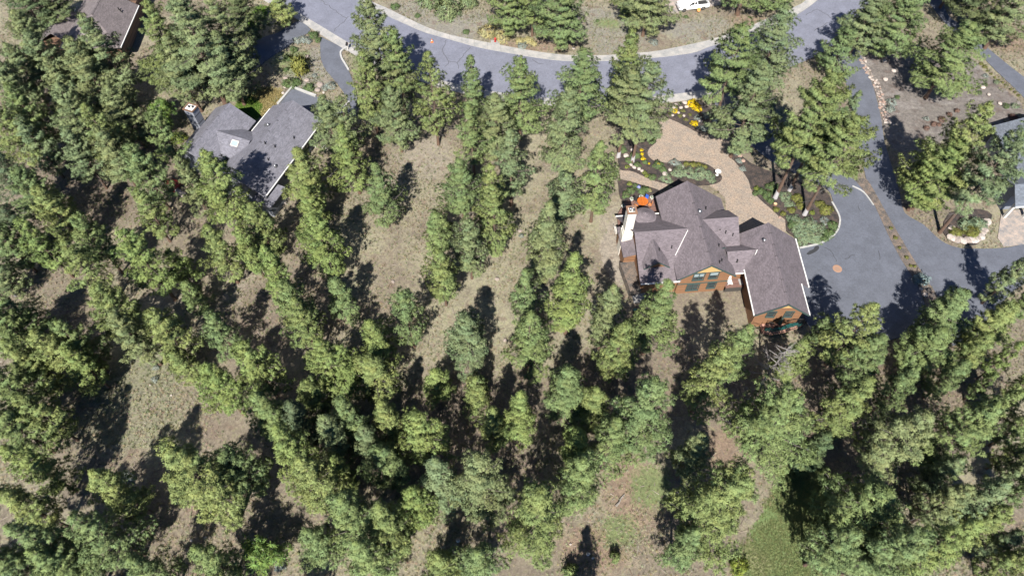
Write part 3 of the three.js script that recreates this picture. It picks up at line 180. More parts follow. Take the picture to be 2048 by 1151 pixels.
const TREES = [
[-69.69,-77.15,13.0,3.43,2,"grey green pine, leftmost, in the top left corner beyond the brown roof"],
[-66.84,-68.78,11.8,3.01,0,"mid green pine, leftmost, at the left edge, level with the boxed chimney"],
[-64.05,-60.81,11.8,2.88,3,"dark green pine, second from left, at the left edge, below the boxed chimney"],
[-57.99,-82.39,15.8,4.07,2,"grey green pine, leftmost, in front of the far brown roof"],
[-60.1,-80.11,13.7,4.78,2,"grey green pine, eighth from left, in the top left corner beyond the brown roof"],
[-44.14,-82.39,19.6,6.16,2,"grey green pine, second from left, between the far brown roof and the shaded driveway"],
[-49.58,-83.94,17.0,4.38,0,"mid green pine, second from left, in front of the far brown roof"],
[-41.43,-85.51,17.2,4.41,2,"grey green pine, third from left, between the far brown roof and the shaded driveway"],
[-38.11,-101.35,6.8,2.8,1,"small yellow green pine beside the bright lawn at the top"],
[-71.18,-87.11,13.1,3.91,2,"grey green pine, third from left, in the top left corner beyond the brown roof"],
[-70.81,-81.62,11.8,3.53,2,"grey green pine, second from left, in the top left corner beyond the brown roof"],
[-68.47,-83.94,12.3,3.56,2,"grey green pine, fifth from left, in the top left corner beyond the brown roof"],
[-60.03,-72.87,12.5,3.77,2,"grey green pine, fourth from left, at the left edge, level with the boxed chimney"],
[-54.56,-68.12,13.0,3.26,0,"mid green pine, leftmost, left of the boxed chimney"],
[-53.99,-73.3,11.6,3.93,2,"grey green pine, third from left, left of the boxed chimney"],
[-47.12,-69.12,10.9,2.75,0,"mid green pine, fourth from left, left of the boxed chimney"],
[-47.32,-61.73,12.1,2.76,0,"mid green pine, second from left, around the red picnic table"],
[-36.19,-57.81,15.2,3.67,1,"yellow green pine, leftmost, just below the grey roofed house"],
[-63.92,-67.46,10.9,3.14,2,"grey green pine, third from left, at the left edge, level with the boxed chimney"],
[-60.76,-58.7,11.3,2.72,0,"mid green pine, fourth from left, at the left edge, below the boxed chimney"],
[-56.72,-55.19,11.7,2.53,1,"yellow green pine, sixth from left, at the left edge, below the boxed chimney"],
[-52.78,-65.51,11.3,2.96,2,"grey green pine, second from left, left of the boxed chimney"],
[-25.11,-71.49,11.4,3.2,2,"grey green pine, fourth from left, against the right side of the grey roofed house"],
[-26.89,-61.84,11.5,3.82,1,"yellow green pine, leftmost, against the right side of the grey roofed house"],
[-76.57,-97.72,11.0,4.16,3,"dark green pine, fourth from left, in the top left corner beyond the brown roof"],
[-73.73,-99.06,9.0,3.56,3,"dark green pine, sixth from left, in the top left corner beyond the brown roof"],
[-47.51,-80.86,13.8,3.78,2,"grey green pine, leftmost, between the far brown roof and the shaded driveway"],
[-41.2,-82.39,13.2,3.52,2,"grey green pine, fourth from left, between the far brown roof and the shaded driveway"],
[-63.52,-77.88,12.4,3.16,2,"grey green pine, seventh from left, in the top left corner beyond the brown roof"],
[-66.19,-72.18,12.9,3.06,0,"mid green pine, second from left, at the left edge, level with the boxed chimney"],
[-42.78,-96.83,10.7,3.82,3,"dark green pine, fifth from left, between the far brown roof and the shaded driveway"],
[-41.3,-60.32,11.7,1.95,2,"grey green pine, fourth from left, around the red picnic table"],
[-57.2,-65.51,11.3,2.69,2,"grey green pine, fifth from left, at the left edge, level with the boxed chimney"],
[-18.71,-81.62,19.2,3.86,2,"grey green pine, second from left, between the dark curved driveway and the street"],
[-16.19,-80.48,14.8,2.89,0,"mid green pine, fourth from left, between the dark curved driveway and the street"],
[-20.1,-76.42,14.4,3.68,0,"mid green pine, leftmost, between the dark curved driveway and the street"],
[-16.15,-72.52,12.3,3.21,2,"grey green pine, third from left, between the dark curved driveway and the street"],
[-10.8,-73.92,16.3,3.39,0,"mid green pine, leftmost, below the street, between bare patch and grassy strip"],
[-5.64,-77.51,13.0,2.72,0,"mid green pine, third from left, below the street, between bare patch and grassy strip"],
[1.22,-74.99,14.9,3.78,0,"mid green pine, second from left, where the grassy strip meets the street"],
[-2.17,-70.81,12.3,3.73,2,"grey green pine, leftmost, where the grassy strip meets the street"],
[-5.44,-68.12,13.0,2.72,0,"mid green pine, second from left, below the street, between bare patch and grassy strip"],
[-0.13,-62.35,14.2,2.87,2,"grey green pine, third from left, along the upper left side of the grassy strip"],
[-6.58,-59.6,12.0,3.11,0,"mid green pine, leftmost, along the upper left side of the grassy strip"],
[-2.49,-57.51,13.6,2.67,1,"yellow green pine, second from left, along the upper left side of the grassy strip"],
[9.44,-76.42,15.1,4.23,0,"mid green pine, second from left, right of the grassy strip beside the street"],
[6.82,-66.64,17.1,3.71,2,"grey green pine, leftmost, right of the grassy strip beside the street"],
[16.11,-78.62,16.2,3.41,0,"mid green pine, second from left, left of the tan mulch yard"],
[10.79,-59.6,14.8,3.46,0,"mid green pine, third from left, between the grassy strip and the wooden deck"],
[6.58,-58.4,10.7,2.46,2,"grey green pine, second from left, between the grassy strip and the wooden deck"],
[-22.88,-71.49,11.1,2.79,2,"grey green pine, fifth from left, against the right side of the grey roofed house"],
[-21.37,-64.55,12.8,2.93,1,"yellow green pine, sixth from left, against the right side of the grey roofed house"],
[-16.72,-58.7,12.2,2.96,0,"medium mid green pine left of the bare patch by the grey house"],
[-0.56,-98.39,12.0,3.68,0,"mid green pine, leftmost, behind the fire hydrant across the street"],
[3.3,-98.84,11.2,3.21,0,"mid green pine, second from left, behind the fire hydrant across the street"],
[7.68,-95.07,13.3,4.54,0,"mid green pine, third from left, behind the fire hydrant across the street"],
[19.78,-103.21,9.0,3.63,0,"mid green pine, leftmost, left of the white pickup across the street"],
[21.81,-98.84,12.0,4.8,2,"grey green pine, second from left, left of the white pickup across the street"],
[38.51,-104.55,14.8,6.17,0,"mid green pine, leftmost, right of the white pickup across the street"],
[37.66,-83.94,15.9,4.69,2,"grey green pine, third from left, right of the white pickup across the street"],
[31.86,-71.49,16.8,4.5,2,"grey green pine, second from left, right of the tan mulch yard"],
[44.44,-69.48,13.8,2.3,2,"grey green pine, fifth from left, beside the long right driveway"],
[50.01,-88.46,8.9,3.69,0,"mid green pine, third from left, beside the long right driveway"],
[54.91,-93.77,11.6,4.07,2,"grey green pine, leftmost, at the top above the long right driveway"],
[59.79,-93.34,12.5,4.98,0,"mid green pine, second from left, at the top above the long right driveway"],
[64.18,-83.95,13.3,5.32,0,"medium mid green pine on the bare soil between the right driveways"],
[75.67,-100.35,11.8,4.9,3,"dark green pine, second from left, at the top right corner"],
[77.61,-95.57,10.7,4.46,2,"grey green pine, third from left, at the top right corner"],
[55.26,-61.88,18.9,4.73,1,"yellow green pine, second from left, in front of the right edge house"],
[54.56,-61.57,13.7,3.78,1,"yellow green pine, leftmost, in front of the right edge house"],
[44.66,-105.58,8.1,3.36,0,"mid green pine, second from left, right of the white pickup across the street"],
[73.95,-106.37,10.6,4.4,0,"mid green pine, leftmost, at the top right corner"],
[-48.0,-36.88,11.6,2.32,0,"mid green pine, fifth from left, at the left edge beside the lower left meadow"],
[-52.37,-34.4,9.7,2.19,1,"yellow green pine, third from left, at the left edge beside the lower left meadow"],
[-61.82,-51.25,9.7,2.57,0,"mid green pine, leftmost, at the left edge, below the boxed chimney"],
[-56.65,-39.27,10.5,2.37,0,"mid green pine, second from left, at the left edge, halfway down"],
[-56.75,-50.39,11.8,2.53,1,"yellow green pine, fifth from left, at the left edge, below the boxed chimney"],
[-50.47,-50.92,11.8,2.43,0,"mid green pine, leftmost, around the red picnic table"],
[-49.95,-46.52,13.0,2.68,0,"mid green pine, leftmost, left of centre in the left hand grove"],
[-42.62,-46.94,14.5,2.78,1,"yellow green pine, second from left, left of centre in the left hand grove"],
[-45.67,-56.2,10.2,2.76,0,"mid green pine, third from left, around the red picnic table"],
[-41.06,-49.24,7.4,2.21,1,"yellow green pine, leftmost, in the grove below the red picnic table"],
[-38.46,-45.13,6.5,1.94,0,"mid green pine, second from left, in the grove below the red picnic table"],
[-35.18,-49.57,11.7,2.18,0,"mid green pine, second from left, just below the grey roofed house"],
[-32.03,-50.35,10.4,1.73,1,"yellow green pine, third from left, just below the grey roofed house"],
[-31.03,-53.37,11.0,2.83,0,"mid green pine, fourth from left, just below the grey roofed house"],
[-27.54,-45.68,13.3,2.22,1,"yellow green pine, leftmost, left of the large dry clearing"],
[-24.37,-40.9,12.8,2.48,0,"mid green pine, second from left, left of the large dry clearing"],
[-22.91,-50.81,12.2,3.23,1,"yellow green pine, third from left, against the right side of the grey roofed house"],
[-25.46,-57.12,9.8,2.3,1,"yellow green pine, second from left, against the right side of the grey roofed house"],
[-44.76,-41.03,12.4,2.59,0,"mid green pine, leftmost, above the lower left meadow"],
[-41.96,-37.81,12.5,2.22,2,"grey green pine, second from left, above the lower left meadow"],
[-37.72,-37.84,12.3,2.54,1,"yellow green pine, third from left, above the lower left meadow"],
[-32.85,-38.94,9.8,2.59,0,"mid green pine, third from left, right of the lower left meadow"],
[-27.31,-33.64,12.8,2.46,1,"yellow green pine, leftmost, in the lower left thicket right of the meadow"],
[-22.97,-38.85,13.3,2.54,0,"mid green pine, third from left, left of the large dry clearing"],
[-19.29,-33.59,14.0,2.85,1,"yellow green pine, second from left, in the thicket below the large clearing"],
[-49.6,-35.53,12.0,2.92,1,"yellow green pine, fourth from left, at the left edge beside the lower left meadow"],
[-57.0,-41.17,8.8,2.86,0,"mid green pine, third from left, at the left edge, halfway down"],
[-47.19,-34.87,10.0,1.99,1,"yellow green pine, sixth from left, at the left edge beside the lower left meadow"],
[-30.76,-31.56,12.2,2.33,1,"yellow green pine, second from left, right of the lower left meadow"],
[-62.2,-47.44,7.3,2.54,2,"grey green pine, leftmost, at the left edge, halfway down"],
[-54.76,-36.31,8.9,2.34,0,"mid green pine, second from left, at the left edge beside the lower left meadow"],
[-61.15,-53.68,10.6,2.36,3,"dark green pine, third from left, at the left edge, below the boxed chimney"],
[-37.12,-35.68,7.3,2.13,0,"mid green pine, leftmost, right of the lower left meadow"],
[-20.1,-43.86,9.2,2.14,0,"small mid green pine on the left rim of the large dry clearing"],
[-9.39,-54.54,8.0,2.81,0,"mid green pine, leftmost, along the middle of the grassy strip, left side"],
[-8.25,-46.16,11.7,2.39,0,"mid green pine, second from left, along the middle of the grassy strip, left side"],
[-5.13,-50.24,12.1,2.32,2,"grey green pine, third from left, along the middle of the grassy strip, left side"],
[-2.14,-53.91,13.9,3.1,0,"mid green pine, fourth from left, along the middle of the grassy strip, left side"],
[4.1,-49.57,16.2,3.23,2,"grey green pine, leftmost, between the grassy strip and the wooden deck"],
[6.55,-42.16,16.9,3.06,1,"yellow green pine, leftmost, left of the brown house concrete pad"],
[1.56,-42.16,13.7,2.53,0,"mid green pine, leftmost, right of the grassy strip, left of the brown house"],
[1.96,-36.96,13.4,3.02,0,"mid green pine, second from left, right of the grassy strip, left of the brown house"],
[-4.99,-37.34,11.7,2.7,2,"grey green pine, leftmost, at the lower end of the grassy strip"],
[10.47,-39.96,14.0,2.34,2,"grey green pine, second from left, left of the brown house concrete pad"],
[11.58,-35.54,13.7,2.29,0,"mid green pine, third from left, left of the brown house concrete pad"],
[-11.8,-40.28,12.2,2.63,0,"medium mid green pine on the lower rim of the large dry clearing"],
[-15.0,-36.76,12.0,2.8,1,"yellow green pine, fifth from left, in the thicket below the large clearing"],
[-14.98,-33.14,10.4,3.21,1,"yellow green pine, fourth from left, in the thicket below the large clearing"],
[-8.29,-33.16,7.9,2.21,1,"yellow green pine, second from left, in the lower centre below the grassy strip"],
[-3.92,-32.36,7.5,2.2,0,"mid green pine, second from left, at the lower end of the grassy strip"],
[5.67,-31.16,12.0,2.58,0,"mid green pine, second from left, in the lower centre, left half"],
[15.72,-39.29,16.0,3.02,0,"mid green pine, leftmost, in the dappled yard below the brown house"],
[-18.13,-34.15,11.3,2.3,1,"yellow green pine, third from left, in the thicket below the large clearing"],
[23.81,-35.13,14.1,2.35,0,"mid green pine, leftmost, below the curved balcony"],
[31.29,-35.72,9.6,2.47,0,"mid green pine, second from left, below the curved balcony"],
[35.53,-40.07,7.3,1.22,0,"mid green pine, leftmost, below the brown house driveway"],
[37.54,-37.79,13.4,3.64,1,"yellow green pine, second from left, below the brown house driveway"],
[50.02,-41.6,10.0,3.19,0,"mid green pine, leftmost, at the right edge below the neighbour driveway"],
[46.64,-37.2,9.6,3.79,0,"medium mid green pine below the mulch median strip"],
[54.67,-39.87,10.2,2.81,1,"yellow green pine, fifth from left, at the right edge below the neighbour driveway"],
[59.25,-46.42,9.8,1.69,2,"grey green pine, seventh from left, at the right edge below the neighbour driveway"],
[20.57,-31.59,15.4,2.57,1,"yellow green pine, second from left, in the dappled yard below the brown house"],
[54.94,-36.01,8.7,1.44,1,"yellow green pine, sixth from left, at the right edge below the neighbour driveway"],
[52.44,-33.34,6.5,1.09,0,"mid green pine, fourth from left, at the right edge below the neighbour driveway"],
[38.86,-35.5,11.1,2.72,0,"mid green pine, third from left, below the brown house driveway"],
[59.95,-43.15,8.7,1.44,0,"mid green pine, eighth from left, at the right edge below the neighbour driveway"],
[56.01,-32.81,8.4,1.4,0,"mid green pine, ninth from left, at the right edge below the neighbour driveway"],
[47.85,-33.48,9.5,1.62,0,"mid green pine, second from left, at the right edge below the neighbour driveway"],
[51.23,-36.6,9.9,1.84,0,"mid green pine, third from left, at the right edge below the neighbour driveway"],
[-18.14,-15.4,12.2,2.03,0,"medium mid green pine at the bottom edge just right of the bright aspen"],
[-27.76,-14.04,11.7,1.95,0,"medium mid green pine at the bottom edge just left of the bright aspen"],
[-48.73,-28.39,11.4,2.43,0,"mid green pine, sixth from left, in the bottom left corner"],
[-50.77,-27.08,12.3,2.61,0,"mid green pine, leftmost, in the bottom left corner"],
[-46.39,-18.92,13.6,2.27,1,"yellow green pine, second from left, in the bottom left corner"],
[-44.45,-13.49,12.9,2.16,0,"mid green pine, third from left, in the bottom left corner"],
[-40.79,-13.36,13.5,2.26,0,"mid green pine, seventh from left, in the bottom left corner"],
[-33.34,-13.46,11.1,1.85,0,"mid green pine, third from left, at the bottom, left of the bright aspen"],
[-46.86,-22.7,13.1,2.62,1,"yellow green pine, fourth from left, in the bottom left corner"],
[-38.33,-20.43,12.8,2.47,1,"yellow green pine, second from left, at the bottom, left of the bright aspen"],
[-37.68,-16.08,14.7,2.95,0,"mid green pine, leftmost, at the bottom, left of the bright aspen"],
[-28.6,-20.19,19.5,3.26,1,"yellow green pine, leftmost, above and left of the bright aspen"],
[-26.87,-22.38,12.8,2.51,0,"mid green pine, second from left, above and left of the bright aspen"],
[-21.34,-23.9,15.8,2.63,1,"yellow green pine, leftmost, in the lower thicket above the bright aspen"],
[-18.34,-20.7,16.2,2.7,1,"tall yellow green pine just above the bright aspen"],
[-24.94,-28.13,12.8,2.19,0,"mid green pine, second from left, in the lower left thicket right of the meadow"],
[-21.0,-30.99,10.1,2.26,0,"mid green pine, leftmost, in the thicket below the large clearing"],
[-41.25,-14.75,16.5,2.75,0,"mid green pine, fifth from left, in the bottom left corner"],
[-53.31,-31.76,10.7,2.61,0,"mid green pine, leftmost, at the left edge beside the lower left meadow"],
[-21.94,-27.85,11.7,1.96,3,"dark green pine, second from left, in the lower thicket above the bright aspen"],
[-18.02,-25.81,12.7,2.15,2,"grey green pine, leftmost, in the lower thicket below the large clearing"],
[-12.78,-27.69,11.7,1.97,1,"yellow green pine, fifth from left, in the lower thicket below the large clearing"],
[-16.8,-27.95,12.3,2.06,0,"mid green pine, second from left, in the lower thicket below the large clearing"],
[-14.74,-26.11,9.6,1.64,2,"grey green pine, third from left, in the lower thicket below the large clearing"],
[-12.77,-23.58,10.4,2.46,0,"mid green pine, fourth from left, in the lower thicket below the large clearing"],
[-9.05,-26.13,12.2,2.59,1,"yellow green pine, leftmost, in the lower centre below the grassy strip"],
[-2.0,-27.48,11.1,1.86,0,"mid green pine, third from left, in the lower centre below the grassy strip"],
[0.74,-27.84,13.6,2.27,1,"yellow green pine, leftmost, in the lower centre, left half"],
[8.66,-29.47,11.0,2.23,0,"mid green pine, leftmost, in the lower centre, right half"],
[12.91,-26.74,18.6,3.15,0,"mid green pine, third from left, in the lower centre, right half"],
[9.75,-25.13,13.8,2.66,0,"mid green pine, second from left, in the lower centre, right half"],
[6.64,-25.68,9.6,1.86,1,"yellow green pine, third from left, in the lower centre, left half"],
[6.25,-20.86,15.5,2.59,0,"tall mid green pine at the bottom, left of the rust coloured opening"],
[-6.64,-20.91,14.9,2.49,2,"grey green pine, leftmost, at the bottom centre"],
[-2.79,-20.27,17.4,2.91,2,"grey green pine, fourth from left, at the bottom centre"],
[2.21,-16.92,18.7,3.12,0,"mid green pine, fifth from left, at the bottom centre"],
[-9.16,-19.15,12.1,2.02,1,"yellow green pine, fifth from left, at the bottom, right of the bright aspen"],
[-14.56,-17.03,16.2,2.7,0,"mid green pine, second from left, at the bottom, right of the bright aspen"],
[-11.37,-16.8,16.0,2.66,0,"mid green pine, fourth from left, at the bottom, right of the bright aspen"],
[-12.86,-14.04,14.9,2.48,0,"mid green pine, third from left, at the bottom, right of the bright aspen"],
[-6.28,-13.37,12.2,2.03,0,"mid green pine, second from left, at the bottom centre"],
[-3.06,-13.53,13.7,2.72,0,"mid green pine, third from left, at the bottom centre"],
[-17.25,-22.88,10.0,1.67,1,"yellow green pine, leftmost, at the bottom, right of the bright aspen"],
[18.04,-24.01,13.0,2.16,2,"grey green pine, leftmost, below the bare grey snag"],
[26.17,-26.9,16.2,4.6,0,"mid green pine, second from left, below the bare grey snag"],
[18.04,-17.71,21.1,3.52,0,"mid green pine, second from left, at the bottom, left of the green fairway"],
[16.09,-15.28,12.6,2.11,0,"mid green pine, leftmost, at the bottom, left of the green fairway"],
[34.9,-29.46,13.4,3.17,0,"medium mid green pine right of the bare grey snag"],
[38.27,-25.41,14.6,4.08,2,"grey green pine, second from left, at the lower right edge, upper row"],
[44.75,-25.79,15.7,3.64,0,"mid green pine, third from left, at the lower right edge, upper row"],
[42.94,-22.68,10.6,1.76,2,"grey green pine, second from left, in the bottom right corner"],
[33.88,-18.78,12.5,4.4,0,"mid green pine, second from left, at the bottom, right of the green fairway"],
[44.52,-19.66,13.3,2.37,2,"grey green pine, sixth from left, in the bottom right corner"],
[33.78,-14.43,16.1,2.69,0,"mid green pine, leftmost, in the bottom right corner"],
[37.67,-14.77,17.5,2.92,1,"yellow green pine, fourth from left, in the bottom right corner"],
[29.78,-15.2,13.0,2.16,0,"mid green pine, leftmost, at the bottom, right of the green fairway"],
[52.83,-30.44,8.5,1.42,0,"mid green pine, fourth from left, at the lower right edge, upper row"],
[47.07,-16.21,8.8,1.47,2,"grey green pine, seventh from left, in the bottom right corner"],
[41.22,-31.71,11.2,1.86,0,"mid green pine, leftmost, at the lower right edge, upper row"],
[51.96,-25.08,8.3,1.38,0,"mid green pine, fifth from left, at the lower right edge, upper row"],
[50.91,-21.03,7.9,1.32,0,"mid green pine, eighth from left, in the bottom right corner"],
[30.84,-25.2,10.3,1.72,3,"dark green pine, third from left, below the bare grey snag"],
[45.16,-17.83,11.0,1.83,0,"mid green pine, fifth from left, in the bottom right corner"],
[51.23,-22.84,9.6,1.61,2,"grey green pine, tenth from left, in the bottom right corner"],
[46.78,-14.14,10.6,1.77,0,"mid green pine, ninth from left, in the bottom right corner"],
[42.03,-19.53,11.7,1.94,2,"grey green pine, third from left, in the bottom right corner"],
[53.24,-27.78,9.8,1.63,0,"mid green pine, sixth from left, at the lower right edge, upper row"],
[33.24,-14.19,11.1,1.84,0,"mid green pine, third from left, at the bottom, right of the green fairway"],
[30.45,-78.22,17.3,4.52,0,"mid green pine, leftmost, right of the tan mulch yard",1],
[36.65,-63.62,21.7,4.36,0,"mid green pine, leftmost, beside the long right driveway",1],
[38.97,-64.99,17.3,3.89,0,"mid green pine, second from left, beside the long right driveway",1],
[40.09,-60.68,18.0,4.21,0,"mid green pine, fourth from left, beside the long right driveway",1],
[15.49,-71.47,15.6,4.07,2,"grey green pine, leftmost, left of the tan mulch yard",1],
[17.44,-70.49,17.4,3.86,2,"grey green pine, third from left, left of the tan mulch yard",1],
[57.66,-57.66,18.6,3.98,2,"grey green pine, third from left, in front of the right edge house",2],
[-27,-8.5,14,2.6,0,0],
[-21,-7.5,12,2.4,0,0],
[-8,-6,14,2.6,0,0],
[6,-7,13,2.5,0,0],
[-52,-9,14,2.6,0,0],
[38,-5,15,2.8,0,0],
[-40,-5,13,2.5,0,0]];
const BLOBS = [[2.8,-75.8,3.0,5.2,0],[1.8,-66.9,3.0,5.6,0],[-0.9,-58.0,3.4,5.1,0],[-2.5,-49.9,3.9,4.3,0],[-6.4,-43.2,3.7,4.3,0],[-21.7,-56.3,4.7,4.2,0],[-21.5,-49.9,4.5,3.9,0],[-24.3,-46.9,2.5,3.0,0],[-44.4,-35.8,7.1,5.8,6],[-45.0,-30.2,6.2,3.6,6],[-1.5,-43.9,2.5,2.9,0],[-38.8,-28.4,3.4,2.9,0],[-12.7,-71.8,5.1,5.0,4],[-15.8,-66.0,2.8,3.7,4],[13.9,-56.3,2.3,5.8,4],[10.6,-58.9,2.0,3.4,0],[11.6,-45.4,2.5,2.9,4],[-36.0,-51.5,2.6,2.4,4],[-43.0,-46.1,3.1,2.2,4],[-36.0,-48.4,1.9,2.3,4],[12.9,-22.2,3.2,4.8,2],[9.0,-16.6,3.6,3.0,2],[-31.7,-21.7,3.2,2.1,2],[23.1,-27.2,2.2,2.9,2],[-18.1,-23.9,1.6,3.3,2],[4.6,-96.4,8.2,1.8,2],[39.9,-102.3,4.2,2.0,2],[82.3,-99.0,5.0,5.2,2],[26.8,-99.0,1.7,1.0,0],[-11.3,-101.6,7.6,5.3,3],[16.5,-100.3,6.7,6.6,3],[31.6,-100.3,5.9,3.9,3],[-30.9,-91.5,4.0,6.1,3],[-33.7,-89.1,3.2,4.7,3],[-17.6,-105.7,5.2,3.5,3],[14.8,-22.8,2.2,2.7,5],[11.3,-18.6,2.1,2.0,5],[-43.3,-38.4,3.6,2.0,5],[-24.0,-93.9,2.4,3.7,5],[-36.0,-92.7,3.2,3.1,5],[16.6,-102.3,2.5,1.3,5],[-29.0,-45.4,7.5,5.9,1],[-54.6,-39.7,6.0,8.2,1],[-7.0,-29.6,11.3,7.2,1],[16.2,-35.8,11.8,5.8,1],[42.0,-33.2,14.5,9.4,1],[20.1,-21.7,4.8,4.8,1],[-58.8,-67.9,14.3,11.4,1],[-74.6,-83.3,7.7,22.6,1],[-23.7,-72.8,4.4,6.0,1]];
// ---------------------------------------------------------------- ground, roads, paths
const hard = [P.road, P.drive2, P.drive3, P.drive_right, P.drive_main, P.path_right, P.mulch, P.mulch2, P.patio, P.patio_low, P.pad, P.truck_drive,
  [...P.walkN[0], ...[...P.walkN[1]].reverse()], [...P.walkS[0], ...[...P.walkS[1]].reverse()],
  [[15, -60], [37, -60], [37, -42], [15, -46]], [[-47, -77], [-40, -79], [-29, -79], [-29, -66], [-34, -60], [-41, -62], [-47, -70]], [[-77, -101], [-61, -104], [-61, -92], [-77, -92]], [[66, -75], [90, -75], [90, -60], [66, -60]]].map((p) => ({ p, b: [Math.min(...p.map((q) => q[0])), Math.max(...p.map((q) => q[0])), Math.min(...p.map((q) => q[1])), Math.max(...p.map((q) => q[1]))] }));
const isHard = (x, z) => hard.some(({ p, b }) => x > b[0] && x < b[1] && z > b[2] && z < b[3] && inside(p, x, z));
const soft = ['soil', 'lawnA', 'lawnB', 'lawnB2', 'lawnG', 'bedN', 'bedI', 'bedW', 'bedE', 'bedC', 'median', 'tan_path', 'round_bed'].map((k) => ({ k, p: P[k], b: [Math.min(...P[k].map((q) => q[0])), Math.max(...P[k].map((q) => q[0])), Math.min(...P[k].map((q) => q[1])), Math.max(...P[k].map((q) => q[1]))] }));
const zoneOf = (x, z) => { for (const { k, p, b } of soft) if (x > b[0] && x < b[1] && z > b[2] && z < b[3] && inside(p, x, z)) return k; return ''; };
// BLOBS: x, z, rx, rz, kind (0 dry grass, 1 needle litter, 2 rusty litter, 3 grey verge, 4 pale bare, 5 greener grass, 6 olive dry grass with vignette darkening painted in)
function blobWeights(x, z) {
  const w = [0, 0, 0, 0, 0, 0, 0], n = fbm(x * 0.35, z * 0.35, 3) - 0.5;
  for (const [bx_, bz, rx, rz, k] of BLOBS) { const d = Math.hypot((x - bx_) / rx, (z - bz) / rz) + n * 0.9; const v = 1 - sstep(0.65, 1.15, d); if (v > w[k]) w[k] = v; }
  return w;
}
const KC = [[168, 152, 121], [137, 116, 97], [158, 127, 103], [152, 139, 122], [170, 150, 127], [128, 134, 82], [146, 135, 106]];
const GX0 = -110, GZ0 = -135, GW = 220, GD = 140;
const groundMap = (() => {
  const w = 2048, h = 1304, d = new Uint8Array(w * h * 4);
  const cw = 205, chh = 131, coarse = [];                                    // blob weights on a 1 m grid
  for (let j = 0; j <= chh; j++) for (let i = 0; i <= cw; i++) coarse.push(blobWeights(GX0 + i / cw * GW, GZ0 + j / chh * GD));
  const mix = (c, e, t) => { c[0] += (e[0] - c[0]) * t; c[1] += (e[1] - c[1]) * t; c[2] += (e[2] - c[2]) * t; };
  for (let y = 0; y < h; y++) for (let x = 0; x < w; x++) {
    const wx = GX0 + (x + 0.5) / w * GW, wz = GZ0 + (y + 0.5) / h * GD;
    const ci = coarse[Math.min(chh, Math.round(y / h * chh + hash2(x, y) * 0.8 - 0.4)) * (cw + 1) + Math.min(cw, Math.max(0, Math.round(x / w * cw + hash2(y, x) * 0.8 - 0.4)))];
    const n1 = fbm(wx * 0.12, wz * 0.12, 3), n2 = fbm(wx * 0.9 + 40, wz * 0.9, 3), n3 = vnoise(wx * 4.2, wz * 4.2), n4 = hash2(x * 3 + (y >> 3), y * 7);
    const c = [146, 126, 104]; mix(c, KC[0], sstep(0.4, 0.62, n1 * 0.7 + n2 * 0.3) * 0.75);
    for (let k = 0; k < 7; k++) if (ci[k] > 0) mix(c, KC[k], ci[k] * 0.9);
    const zk = zoneOf(wx + (n2 - 0.5) * 1.2 + (n1 - 0.5) * 2 + (n4 - 0.5) * 0.35, wz + (n3 - 0.5) * 0.5 + (n1 - 0.5) * 1.6);
    let grass = 0.55;
    if (zk === 'soil') { mix(c, [132, 117, 107], 0.85); mix(c, [104, 90, 82], sstep(0.45, 0.7, n2) * 0.6); mix(c, [164, 148, 136], sstep(0.55, 0.75, fbm(wx * 0.4 + 9, wz * 1.1, 3)) * 0.5); grass = 0.1; }
    else if (zk === 'lawnA') { mix(c, [92, 128, 34], 0.9); grass = 0.1; }
    else if (zk === 'lawnB') { mix(c, [96, 118, 40], 0.9); grass = 0.1; }
    else if (zk === 'lawnB2') { mix(c, [163, 138, 84], 0.85); mix(c, [120, 128, 60], sstep(0.55, 0.7, n2) * 0.7); }
    else if (zk === 'lawnG') { mix(c, [112, 130, 70], 0.85); mix(c, [166, 152, 108], sstep(0.46, 0.62, fbm(wx * 0.25 + 3, wz * 0.18, 3)) * 0.9); grass = 0.25; }
    else if (zk === 'tan_path') { mix(c, [168, 148, 128], 0.8); grass = 0.1; }
    else if (zk === 'round_bed') { mix(c, [150, 122, 108], 0.8); grass = 0.1; }
    // tufts, twigs and cones as flecks
    if (n3 > 0.62) mix(c, [118, 116, 70], (n3 - 0.62) * 2.2 * grass);
    if (n2 > 0.6) mix(c, [112, 88, 74], (n2 - 0.6) * 2.4);
    const k = 1 + (n4 - 0.5) * 0.22 + (n3 - 0.5) * 0.2 + (n2 - 0.5) * 0.18;
    const i = (y * w + x) * 4; d[i] = clamp(c[0] * k * 0.817, 0, 255); d[i + 1] = clamp(c[1] * k * 0.876, 0, 255); d[i + 2] = clamp(c[2] * k * 0.935, 0, 255); d[i + 3] = 255;
  }
  const t = new THREE.DataTexture(d, w, h, THREE.RGBAFormat); t.magFilter = t.minFilter = THREE.LinearFilter; t.wrapS = t.wrapT = THREE.MirroredRepeatWrapping; t.colorSpace = THREE.SRGBColorSpace; t.needsUpdate = true; return t;
})();
const groundY = (x, z) => -0.03 - 0.11 * fbm(x * 0.5 + 31, z * 0.5, 3);
